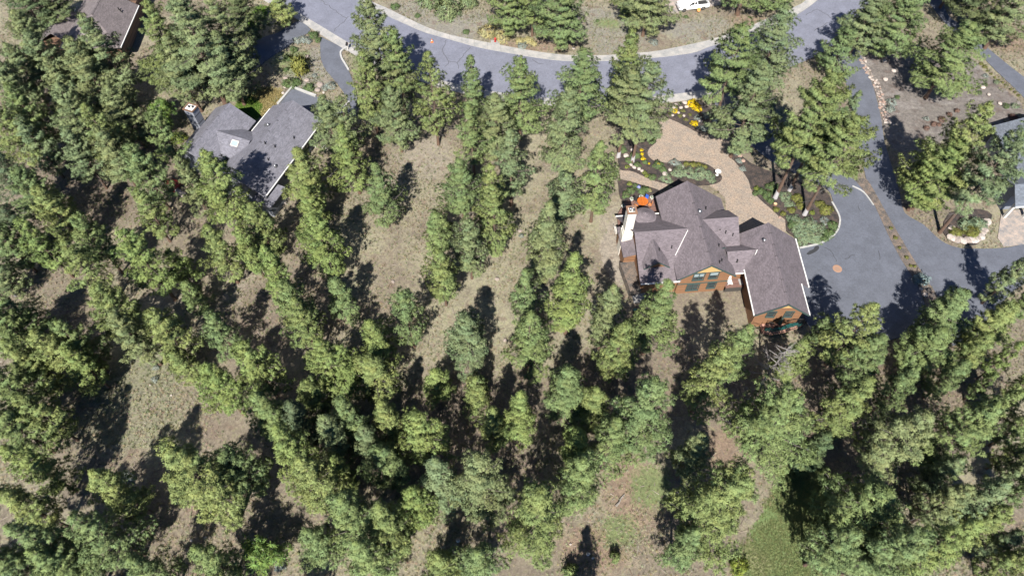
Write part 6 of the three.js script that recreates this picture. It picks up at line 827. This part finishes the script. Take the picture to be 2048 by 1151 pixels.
many('green_shrub', 'green shrub on the bare soil between the driveways', 0.9, M.leafGreen, [[59.8,-83.9, 0.5], [72.89,-84.91, 0.5], [74.51,-86.75, 0.42], [75.87,-81.9, 0.65]], mound);
many('sage_bush', 'pale green bush on the bare soil', 0.8, M.leafSage, [[58.62,-82.78, 0.9], [57.86,-81.24, 0.8], [75.28,-88.85, 0.5], [62.78,-79.18, 0.5]], mound);
many('green_shrub', 'soft green shrub by the right edge house', 0.8, M.leafSoft, [[76.45,-87.32, 0.5], [77.25,-81.9, 0.65]], mound);
many('barberry_bush', 'rust red bush on the bare soil edge', 0.85, M.leafRust, [[62.13,-77.17, 0.5], [63.53,-78.01, 0.55], [64.98,-78.97, 0.6], [66.56,-80.04, 0.5], [68.0,-80.91, 0.45], [64.25,-77.91, 0.4]], shrubGeo); shrub('barberry_bush', 'dark purple bush behind the right edge house', 75.96,-79.18, 0.8, 0.8, M.leafPurple, mound);
many('edging_plant', 'small olive edging plant along the narrow right driveway', 0.9, M.leafOlive, [[75.69,-91.72, 0.4], [75.99,-90.99, 0.45], [76.04,-90.03, 0.26], [76.41,-89.32, 0.26], [76.66,-88.49, 0.26], [77.07,-87.91, 0.26], [77.48,-87.32, 0.26], [77.73,-86.75, 0.24], [78.12,-85.71, 0.28], [78.47,-85.03, 0.26], [78.75,-84.35, 0.32]], mound, 0, 'edging plants');
shrub('conifer_shrub', 'bushy yellow green conifer beside the dark curved driveway', -33.7,-90.27, 1.5, 2.7, M.leafOlive, spikyGeo);
many('green_shrub', 'green shrub in the rocky bed beside the dark curved driveway', 0.75, M.leafGreen, [[-36.18,-90.27, 0.5], [-33.09,-98.74, 1.0], [-32.16,-97.58, 0.7], [-33.91,-87.21, 0.9], [-34.95,-86.86, 1.2], [-31.81,-85.94, 0.9], [-35.73,-95.17, 0.8], [-36.41,-92.94, 0.7]], shrubGeo);
many('sage_bush', 'silvery bush in the rocky bed beside the dark curved driveway', 0.75, M.leafSage, [[-35.46,-97.45, 0.9], [-34.34,-97.71, 1.0], [-31.4,-88.85, 0.5], [-37.4,-93.06, 0.5], [-28.51,-86.4, 1.0], [-29.29,-85.83, 0.6], [-33.68,-97.2, 0.7]], mound);
shrub('lime_mound', 'bright lime shrub at the corner of the grey house wing', -49.33,-74.89, 1.2, 1.3, M.leafLime); shrub('lime_mound', 'bright lime shrub at the bottom edge by the fairway', 22.95,-15.02, 1.1, 1.6, M.leafLime);
shrub('rabbitbrush', 'big cream coloured bush left of the hydrant', -4.1,-99.52, 1.9, 1.7, M.leafCream, mound); shrub('rabbitbrush', 'cream coloured bush right behind the hydrant', -1.58,-98.22, 1.7, 1.4, M.leafCream, mound);
many('rabbitbrush', 'dry tan tuft right of the hydrant', 0.7, M.leafCream, [[1.32,-97.32, 0.8], [2.65,-97.45, 0.9], [3.63,-96.69, 0.6]], spikyGeo); shrub('sage_bush', 'silvery bush on the verge right of the hydrant', 1.73,-96.05, 0.95, 0.6, M.leafSage, mound); shrub('sage_bush', 'silvery bush on the verge below the white pickup', 23.47,-96.94, 0.9, 0.6, M.leafSage, mound);
many('juniper_bush', 'wide grey green juniper at the top above the hydrant', 0.9, M.needle[2][0], [[-14.24,-107.65, 2.2], [-11.06,-104.87, 2.6], [-7.72,-107.37, 1.8]], shrubGeo);
many('low_plant', 'small green tuft on the verge above the street', 0.5, M.leafGreen, [[-7.7,-99.78, 0.7], [-20.21,-106.53, 0.9], [-16.14,-104.05, 0.6], [14.51,-102.7, 0.4], [29.69,-103.78, 0.5]], shrubGeo);
many('sage_bush', 'pale grey bush on the forest floor', 0.8, M.leafSage, [[-41.66,-24.13, 0.85], [-42.05,-35.89, 0.5], [-42.35,-37.39, 0.45], [1.27,-56.99, 0.4], [-23.57,-15.11, 0.7]], mound);
shrub('blue_spruce', 'small round blue spruce on the mulch median', 52.41,-49.82, 0.85, 1.1, M.leafBlue, spikyGeo, 0.05);
many('sapling', 'young green pine sapling at the forest edge', 2.2, M.needle[0][0], [[10.52,-15.84, 0.6], [5.86,-14.39, 0.8], [-16.96,-19.09, 0.6]], spikyGeo);
for (const o of scene.children.filter((c) => c.userData.plant)) { delete o.userData.plant; const f = part(o, 'plant', mound[0], M.leafSoft); f.scale.set(0.26, 0.3, 0.26); f.position.y = 0.38; }

function makeBroadleaf(seed, H, R, twin) {
  const r = rng(seed), F = foliageBuf(), L = foliageBuf(), white = [0.5, 0.48, 0.42], clumps = [];
  for (let s = 0; s < (twin ? 3 : 1); s++) { const a = r() * 6.28, top = V(Math.cos(a) * R * 0.35 * (twin ? 1 : 0.2), H * 0.85, Math.sin(a) * R * 0.35 * (twin ? 1 : 0.2)); addLimb(L, [V(0, -0.2, 0), top.clone().multiplyScalar(0.4).add(V(0, 0.1, 0)), top], 0.12, 0.03, 7, white);
    for (let i = 0; i < 16; i++) { const t = 0.25 + 0.7 * r(), p0 = top.clone().multiplyScalar(t), az = r() * 6.28, l = R * (0.5 + 0.5 * r()) * Math.sin(Math.PI * (0.25 + t * 0.68)), p1 = p0.clone().add(V(Math.cos(az) * l, l * 0.45, Math.sin(az) * l)); addLimb(L, [p0, p0.clone().lerp(p1, 0.5).add(V(0, 0.1, 0)), p1], 0.035, 0.01, 4, white); for (let k = 0; k < 9; k++) clumps.push(p0.clone().lerp(p1, 0.35 + 0.7 * r()).add(V((r() - 0.5) * 0.7, (r() - 0.3) * 0.7, (r() - 0.5) * 0.7))); } }
  for (const c of clumps) { const k = 0.75 + 0.5 * r(), h = (r() - 0.5) * 0.25; addTuft(F, c, V(c.x * 0.3 + (r() - 0.5), 0.8, c.z * 0.3 + (r() - 0.5)).normalize(), 0.28 + 0.14 * r(), 15, [k * (1 + h), k, k * (1 - h)], r); }
  return [barkUv(bufGeo(L)), bufGeo(F)];
}
[[-51.28,-76.65, 6.5, 2.4, 'bright green aspen left of the boxed chimney', 1], [-24.45,-15.69, 6, 2.6, 'bright green aspen at the bottom left of centre', 1], [-78.06,-105.98, 6, 2.4, 'bright green broadleaf tree beyond the far brown roof', 1], [-66.92,-108.22, 5, 1.8, 'bright green broadleaf tree at the top behind the far roof', 1]].forEach(([x, z, H, R, lab], i) => {
  const [tk, cr] = makeBroadleaf(90 + i, H, R, i < 2), t = thing('broadleaf_tree', lab, 'tree', x, groundY(x, z), z, 'bright broadleaf trees'); part(t, 'trunk', tk, M.bark); part(t, 'crown', cr, M.leafBright);
});
function makeSnag(seed, H, R) { const r = rng(seed), L = foliageBuf(), g = [0.33, 0.31, 0.3], at = (t) => V(0.25 * t * t, H * t, -0.1 * t); addLimb(L, [at(0).setY(-0.3), at(0.25), at(0.5), at(0.75), at(1)], 0.2, 0.03, 8, g);
  for (let i = 0; i < 44; i++) { const t = 0.25 + 0.72 * r(), az = r() * 6.28, l = R * (1.1 - t * 0.75) * (0.5 + 0.6 * r()), p0 = at(t), p1 = p0.clone().add(V(Math.cos(az) * l, l * (0.15 + 0.5 * r()), Math.sin(az) * l)), m = p0.clone().lerp(p1, 0.5).add(V(0, -0.06 * l, 0)); addLimb(L, [p0, m, p1], 0.05, 0.012, 5, g); for (let k = 0; k < 6; k++) { const q = p0.clone().lerp(p1, 0.35 + 0.6 * r()), a2 = az + (r() - 0.5) * 2; addLimb(L, [q, q.clone().add(V(Math.cos(a2) * l * 0.35, l * 0.2 * (r() - 0.1), Math.sin(a2) * l * 0.35))], 0.016, 0.006, 3, g); } }
  return barkUv(bufGeo(L)); }
[[29.18,-35.12, 9.5, 3.0, 'bare grey dead tree below the curved balcony'], [-20.68,-33.85, 4.5, 2.0, 'small bare grey snag in the lower thicket'], [-63.07,-47.61, 8, 1.8, 'thin bare grey snag at the left edge']].forEach(([x, z, H, R, lab], i) => { const t = thing('dead_tree', lab, 'dead tree', x, groundY(x, z), z); part(t, 'trunk', makeSnag(300 + i, H, R), M.bark); });

const rockGeo = [1, 2, 3, 4, 5].map((s) => { const g = new THREE.IcosahedronGeometry(1, 2), p = g.attributes.position; for (let i = 0; i < p.count; i++) { const x = p.getX(i), y = p.getY(i), z = p.getZ(i), k = 0.78 + 0.42 * fbm(x * 1.3 + s * 9.1 + 20, y * 1.3 + z * 1.7 + s * 3.3 + 20, 3); p.setXYZ(i, x * k, Math.max(-0.35, y * k * 0.72), z * k); } const f = g; f.computeVertexNormals(); return f; });
function boulder(label, x, z, r, m = M.rock, y = 0) { const o = solo('boulder', rockGeo[Math.floor(rs() * 5)], m, label, 'boulder', 'boulders and stones'); r *= 0.78; o.position.set(x, y + r * 0.18, z); o.rotation.y = rs() * 6.28; o.scale.set(r * (0.85 + 0.3 * rs()), r * 0.8, r * (0.8 + 0.3 * rs())); pending.push(o); return o; }
for (const [x, z, r] of [[-30.21,-86.75, 0.75], [-30.41,-85.48, 0.7], [-32.5,-87.79, 0.6], [-33.32,-93.43, 0.55], [-35.91,-88.26, 0.5]]) boulder('grey boulder in the rocky bed beside the curved driveway', x, z, r);
for (const [x, z, r] of [[-35.64,-86.28, 0.35], [-37.98,-103.92, 0.35], [-32.08,-87.09, 0.3], [-29.41,-85.03, 0.3], [-35.71,-84.91, 0.35]]) boulder('pale stone near the dark curved driveway', x, z, r, M.rockPale);
for (const [x, z, r] of [[26.67,-82.67, 0.5], [25.23,-82.23, 0.4], [24.76,-81.57, 0.35], [25.91,-81.57, 0.4], [26.78,-81.79, 0.45], [25.39,-80.48, 0.3], [26.14,-79.83, 0.35], [28.47,-78.65, 0.4], [29.81,-78.01, 0.35], [24.4,-79.93, 0.3]]) boulder('pale stone in the bed by the street', x, z, r, M.rockPale, BY);
for (const [x, z, r] of [[21.84,-67.98, 0.55], [16.59,-71.57, 0.6], [17.54,-69.32, 0.4], [18.23,-69.03, 0.4], [17.16,-69.81, 0.35], [18.63,-68.65, 0.35], [24.61,-69.52, 0.3], [25.58,-69.23, 0.3], [22.66,-68.84, 0.35], [17.58,-72.76, 0.3]]) boulder('stone in the island bed', x, z, r, M.rockPale, BY);
for (const [x, z, r] of [[59.14,-88.02, 0.5], [59.92,-93.8, 0.5], [60.27,-92.45, 0.55], [61.08,-90.03, 0.5], [74.25,-84.57, 0.4], [73.9,-86.17, 0.5], [75.2,-82.56, 0.4], [75.19,-96.43, 0.3]]) boulder('pale stone on the bare soil between the driveways', x, z, r, M.rockPale);
for (const [x, z, r] of [[33.18,-71.57, 0.45], [33.44,-70.59, 0.45], [43.28,-61.12, 0.35], [36.62,-60.15, 0.3]]) boulder('reddish stone at the edge of the mulch yard', x, z, r, M.rockRed, BY);
for (const [x, z, r] of [[7.79,-16.23, 0.32], [8.28,-15.84, 0.22], [6.04,-17.17, 0.16], [-33.18,-17.57, 0.22], [-31.8,-17.87, 0.18], [-39.62,-33.85, 0.18], [-42.42,-35.12, 0.16], [-5.59,-17.57, 0.3]]) boulder('small white stone on the forest floor', x, z, r, M.rockPale);
for (const [x, z, r] of [[-1.93,-50.05, 0.4], [1.08,-57.83, 0.4], [-0.85,-41.11, 0.35], [-15.29,-49.66, 0.3]]) boulder('grey stone in the grassy strip', x, z, r);
for (const [x, z, r] of [[8.36,-95.3, 0.28], [9.03,-95.55, 0.24], [10.1,-95.55, 0.34]]) boulder('white stone under the pines beside the sidewalk', x, z, r, M.rockPale);
boulder('pale boulder behind the low stone wall', 59.41,-58.26, 0.65, M.rockPale, BY); boulder('white stone at the lower end of the median', 52.41,-47.61, 0.45, M.rockPale, BY); boulder('white stone near the blue spruce', 52.19,-48.52, 0.3, M.rockPale, BY);
function stoneRow(name, label, pts, r0, n, m, jitter, y, rows) { const t = thing(name, label, 'stone edging', pts[0][0], 0, pts[0][1]), r = rng(n * 7); for (let i = 0; i < n; i++) { const f = i / (n - 1) * (pts.length - 1), k = Math.min(pts.length - 2, Math.floor(f)), x = lerp(pts[k][0], pts[k + 1][0], f - k), z = lerp(pts[k][1], pts[k + 1][1], f - k); for (let q = 0; q < rows; q++) { const s = r0 * (0.6 + 0.8 * r()), o = part(t, 'stone', rockGeo[Math.floor(r() * 5)], m[Math.floor(r() * m.length)]); o.position.set(x - pts[0][0] + (r() - 0.5) * jitter, y + s * 0.2 + q * 0.02, z - pts[0][1] + (r() - 0.5) * jitter); o.rotation.y = r() * 6.28; o.scale.set(s, s * 0.8, s); } } return t; }
stoneRow('rock_border', 'border of loose stones along the long right driveway', P.rockline, 0.19, 40, [M.rock, M.rockRed, M.rock, M.rockPale], 1.0, -0.04, 3);
stoneRow('stone_wall', 'low curved wall of pale stones by the neighbour driveway', P.wall4, 0.42, 26, [M.rock, M.rockPale], 0.3, 0.05, 2);
stoneRow('stone_wall', 'short wall of pale stones below the red picnic table', [[-49.81,-66.38], [-48.62,-65.91], [-47.18,-64.99], [-45.85,-64.16]], 0.32, 16, [M.rockPale], 0.25, -0.02, 2);

// ---------------------------------------------------------------- small things
{ // red hydrant on its pad
  const [x, z] = [-2.77,-97.2]; solo('hydrant_pad', bx(1.5, 0.14, 1.2, x, 0.04, z + 0.25), M.concrete, 'square concrete pad under the red hydrant', 'concrete pad');
  const t = thing('fire_hydrant', 'red fire hydrant between the cream bushes', 'hydrant', x, 0.11, z);
  part(t, 'body', new THREE.LatheGeometry([[0, 0], [0.2, 0], [0.2, 0.06], [0.14, 0.08], [0.14, 0.55], [0.18, 0.57], [0.18, 0.62], [0.13, 0.72], [0.05, 0.78], [0, 0.8]].map(([a, b]) => new THREE.Vector2(a, b)), 16), M.red); for (const k of [-1, 1]) part(t, 'outlet', cy(0.06, 0.06, 0.12, 0, 0, 0, 10).rotateZ(Math.PI / 2).translate(k * 0.17, 0.45, 0), M.red); part(t, 'pumper_nozzle', cy(0.085, 0.085, 0.14, 0, 0, 0, 10).rotateX(Math.PI / 2).translate(0, 0.42, 0.17), M.red); part(t, 'cap_nut', cy(0.03, 0.03, 0.06, 0, 0.82, 0, 5), M.red);
}
{ const [x, z] = [-13.24,-97.2], t = thing('traffic_cone', 'small orange cone at the street edge below the sidewalk', 'cone', x, 0.0, z); part(t, 'cone', new THREE.LatheGeometry([[0.16, 0.03], [0.04, 0.62], [0, 0.62]].map(([a, b]) => new THREE.Vector2(a, b)), 16), mat([0.75, 0.16, 0.03], 0.6)); part(t, 'base', bx(0.42, 0.035, 0.42, 0, 0.018, 0), mat([0.7, 0.15, 0.03], 0.7)); part(t, 'band', new THREE.CylinderGeometry(0.082, 0.115, 0.15, 16, 1, true).translate(0, 0.35, 0), M.white); }
{ const [x, z] = [-26.88,-95.17], t = thing('mailbox', 'dark mailbox on a post beside the white kerb', 'mailbox', x, 0, z); part(t, 'post', bx(0.12, 1.1, 0.12, 0, 0.5, 0), M.offWhite); const s = new THREE.Shape(); s.moveTo(-0.17, 0); s.lineTo(0.17, 0); s.lineTo(0.17, 0.2); s.absarc(0, 0.2, 0.17, 0, Math.PI, false); part(t, 'box', new THREE.ExtrudeGeometry(s, { depth: 0.55, bevelEnabled: false }).translate(0, 1.05, -0.27), M.black); part(t, 'flag', bx(0.02, 0.16, 0.06, 0.19, 1.3, 0), M.red); }
{ const [x, z] = [29.25,-67.89], t = thing('bird_bath', 'white stone bird bath at the tip of the island bed', 'bird bath', x, 0.05, z); part(t, 'pedestal', new THREE.LatheGeometry([[0, 0], [0.24, 0], [0.22, 0.08], [0.1, 0.16], [0.09, 0.5], [0.16, 0.6], [0, 0.6]].map(([a, b]) => new THREE.Vector2(a, b)), 18), M.white); part(t, 'bowl', new THREE.LatheGeometry([[0, 0.6], [0.2, 0.61], [0.42, 0.72], [0.44, 0.76], [0.4, 0.76], [0.2, 0.67], [0, 0.65]].map(([a, b]) => new THREE.Vector2(a, b)), 22), M.white); }
{ const [x, z] = [17.79,-65.27], t = thing('flower_pot', 'white pot of blue flowers in the bed behind the deck', 'flower pot', x, 0.05, z); part(t, 'pot', new THREE.LatheGeometry([[0, 0], [0.16, 0], [0.25, 0.4], [0.2, 0.42], [0, 0.36]].map(([a, b]) => new THREE.Vector2(a, b)), 16), M.white); const f = part(t, 'flowers', mound[1], leafMat([0.12, 0.16, 0.55])); f.scale.set(0.32, 0.3, 0.32); f.position.y = 0.4; }
{ const [x, z] = [42.34,-51.69], t = thing('drain_cover', 'round rusty brick ring set in the driveway asphalt', 'drain cover', x, 0.026, z); part(t, 'ring', new THREE.LatheGeometry([[0.3, 0], [0.3, 0.03], [0.58, 0.03], [0.6, 0]].map(([a, b]) => new THREE.Vector2(a, b)), 28), mat([0.28, 0.17, 0.115], 0.9)); part(t, 'lid', cy(0.29, 0.29, 0.02, 0, 0.012, 0, 24), mat([0.25, 0.165, 0.12], 0.85)); }
{ const [x, z] = [15.36,-45.02], t = thing('garbage_can', 'round can with teal lid below the concrete pad', 'garbage can', x, groundY(x, z), z); part(t, 'can', cy(0.24, 0.3, 0.75, 0, 0.37, 0, 18), M.black); part(t, 'lid', new THREE.SphereGeometry(0.32, 18, 6, 0, 6.3, 0, 1.1).scale(1, 0.45, 1).translate(0, 0.68, 0), M.teal); }
{ const [x, z] = [15.78,-43.58], t = thing('bucket', 'small white bucket near the can with teal lid', 'bucket', x, groundY(x, z), z); part(t, 'pail', new THREE.LatheGeometry([[0, 0.02], [0.13, 0], [0.17, 0.34], [0.15, 0.34], [0.12, 0.04], [0, 0.04]].map(([a, b]) => new THREE.Vector2(a, b)), 16), M.white); part(t, 'handle', new THREE.TorusGeometry(0.16, 0.008, 5, 14, Math.PI).translate(0, 0.32, 0), M.metal); }
{ const [x, z] = [36.39,-62.36], t = thing('tree_stump', 'pale cut stump beside the mulch yard', 'tree stump', x, 0.05, z); part(t, 'stump', cy(0.3, 0.25, 0.3, 0, 0.12, 0, 14), M.wallBrown); part(t, 'cut_face', cy(0.235, 0.235, 0.01, 0, 0.277, 0, 14), mat([0.55, 0.38, 0.22], 0.9)); }
{ // red picnic table below the grey house
  const [x, z] = [-47.63,-65.64], t = thing('picnic_table', 'red wooden picnic table above the short stone wall', 'picnic table', x, groundY(x, z), z); t.rotation.y = -0.5;
  for (let i = 0; i < 4; i++) part(t, 'top_plank', bx(2.1, 0.05, 0.17, 0, 0.75, -0.3 + i * 0.2), M.redWood); for (const k of [-1, 1]) { part(t, 'bench', bx(2.1, 0.05, 0.28, 0, 0.45, k * 0.82), M.redWood); part(t, 'trestle', merge([bx(0.08, 0.08, 1.7, k * 0.7, 0.4, 0), bx(0.08, 0.85, 0.08, k * 0.7, 0.37, 0.4, 0, 0.45), bx(0.08, 0.85, 0.08, k * 0.7, 0.37, -0.4, 0, -0.45)]), M.redWood); } }
[[-29.7,-72.56, 0.6, 'white garden chair right of the grey roof, nearest'], [-29.18,-73.47, 0.2, 'white garden chair right of the grey roof, farther'], [-27.4,-72.86, -0.8, 'pale garden chair in the pine shade right of the grey roof'], [-47.46,-70.2, 1.2, 'white garden chair below the grey house wing']].forEach(([x, z, a, lab]) => { const t = thing('garden_chair', lab, 'chair', x, groundY(x, z), z, 'white garden chairs'); t.rotation.y = a; part(t, 'seat', bx(0.55, 0.05, 0.55, 0, 0.42, 0), M.white); part(t, 'backrest', bx(0.55, 0.55, 0.05, 0, 0.7, -0.27, 0, -0.2), M.white); for (const k of [-1, 1]) { part(t, 'armrest', bx(0.07, 0.04, 0.55, k * 0.28, 0.63, 0), M.white); for (const q of [-1, 1]) part(t, 'leg', bx(0.05, 0.62, 0.05, k * 0.28, 0.31, q * 0.24), M.white); } });
{ const [x, z] = [14.02,-57.75], t = thing('garden_bench', 'weathered wooden bench beside the west wall of the brown house', 'bench', x, groundY(x, z), z); t.rotation.y = 1.65; for (let i = 0; i < 3; i++) part(t, 'seat_slat', bx(1.3, 0.04, 0.13, 0, 0.44, -0.15 + i * 0.16), M.offWhite); for (let i = 0; i < 2; i++) part(t, 'back_slat', bx(1.3, 0.13, 0.04, 0, 0.62 + i * 0.2, -0.28), M.offWhite); for (const k of [-1, 1]) part(t, 'leg_frame', merge([bx(0.07, 0.44, 0.07, k * 0.58, 0.21, 0.18), bx(0.07, 0.86, 0.07, k * 0.58, 0.42, -0.24)]), M.wallBrown); }
[[-24.22,-76.65, 2.6, 0.4, 'fallen grey log left of the bare patch'], [-30.33,-25.24, 2.2, -0.5, 'fallen grey log in the lower left thicket'], [11.53,-21.69, 1.6, 0.9, 'short fallen branch on the rust coloured opening'], [-61.98,-83.9, 3, 0.1, 'pale fallen log left of the boxed chimney'], [-32.27,-63.26, 2.6, -0.6, 'grey log below the grey house porch']].forEach(([x, z, l, a, lab]) => { const B = foliageBuf(), r = rng(l * 100 | 0); addLimb(B, [V(-l / 2, 0.1, 0), V(-l / 6, 0.13, 0.05), V(l / 6, 0.11, -0.04), V(l / 2, 0.12, 0.03)], 0.13, 0.07, 8, [0.32, 0.29, 0.26]); for (let k = 0; k < 5; k++) { const q = V((r() - 0.5) * l * 0.8, 0.15, 0); addLimb(B, [q, q.clone().add(V((r() - 0.5) * 0.5, 0.3 * r() + 0.1, (r() - 0.5) * 0.9))], 0.03, 0.01, 4, [0.34, 0.32, 0.3]); } const o = solo('fallen_log', barkUv(bufGeo(B)), M.bark, lab, 'log'); o.position.set(x, groundY(x, z), z); o.rotation.y = a; });
{ // white pickup on the gravel drive at the top
  const [x, z] = [31.1, -106.3], t = thing('pickup_truck', 'white pickup truck parked at the top edge of the picture', 'pickup truck', x, 0.0, z); t.rotation.y = 0.17;  // nose to the left
  const prof = (pts, w, bev = 0.05) => { const g = new THREE.ExtrudeGeometry(new THREE.Shape(pts.map(([a, b]) => new THREE.Vector2(a, b))), { depth: w - 2 * bev, bevelEnabled: true, bevelThickness: bev, bevelSize: bev, bevelSegments: 2 }); g.translate(0, 0, -w / 2 + bev); return g; };
  part(t, 'body', prof([[-2.65, 0.5], [-2.6, 1.0], [-1.3, 1.12], [-0.9, 1.12], [0.55, 1.12], [0.6, 0.62], [2.6, 0.62], [2.65, 0.5], [2.1, 0.45], [-2.1, 0.42]], 1.8), M.carWhite);
  for (const k of [-1, 1]) part(t, 'bed_side', prof([[0.6, 0.6], [0.6, 1.12], [2.65, 1.1], [2.65, 0.6]], 0.12, 0.03).translate(0, 0, k * 0.86), M.carWhite);
  part(t, 'tailgate', bx(0.1, 0.5, 1.6, 2.6, 0.87, 0), M.carWhite);
  part(t, 'cab', prof([[-1.25, 1.1], [-0.55, 1.72], [0.35, 1.74], [0.55, 1.1]], 1.6, 0.08), M.carWhite); for (const k of [-1, 1]) { part(t, 'side_window', prof([[-0.95, 1.18], [-0.5, 1.62], [-0.15, 1.64], [-0.15, 1.18]], 0.04, 0.01).translate(0, 0, k * 0.8), M.carGlass); part(t, 'rear_side_window', prof([[0.0, 1.2], [0.0, 1.62], [0.28, 1.62], [0.36, 1.2]], 0.04, 0.01).translate(0, 0, k * 0.8), M.carGlass); part(t, 'door_handle', bx(0.16, 0.03, 0.03, 0.1, 1.0, k * 0.92), M.black); for (const q of [-1.75, 1.65]) { const w = part(t, 'wheel', cy(0.36, 0.36, 0.24, 0, 0, 0, 22).rotateX(Math.PI / 2).translate(q, 0.36, k * 0.8), M.rubber); part(w, 'rim', cy(0.2, 0.2, 0.26, 0, 0, 0, 16).rotateX(Math.PI / 2).translate(q, 0.36, k * 0.8), M.metal); } part(t, 'headlight', bx(0.06, 0.16, 0.32, -2.66, 0.86, k * 0.68), M.glass); part(t, 'mirror', bx(0.1, 0.14, 0.2, -0.85, 1.22, k * 1.0), M.black); }
  part(t, 'windscreen', bx(0.86, 0.03, 1.4, -0.93, 1.43, 0, 0, 0, 0.73), M.carGlass); part(t, 'bed_liner', bx(1.95, 0.05, 1.6, 1.6, 0.7, 0), M.black); part(t, 'bumper', merge([bx(0.14, 0.18, 1.8, -2.68, 0.5, 0), bx(0.14, 0.16, 1.8, 2.7, 0.52, 0)]), M.metal);
}
{ const [x, z] = [32.04,-105.29], t = thing('clay_pot', 'round orange pot on the verge below the white pickup', 'pot', x, 0, z); part(t, 'pot', new THREE.LatheGeometry([[0, 0], [0.2, 0], [0.34, 0.25], [0.26, 0.45], [0.3, 0.5], [0.22, 0.5], [0.2, 0.4], [0, 0.3]].map(([a, b]) => new THREE.Vector2(a, b)), 18), mat([0.7, 0.33, 0.12], 0.7)); const f = part(t, 'flowers', mound[2], M.flowerYellow); f.scale.set(0.22, 0.2, 0.22); f.position.set(0, 0.42, 0); }
ordered();
console.log('objects done');

shade(scene);
renderer.render(scene, camera);
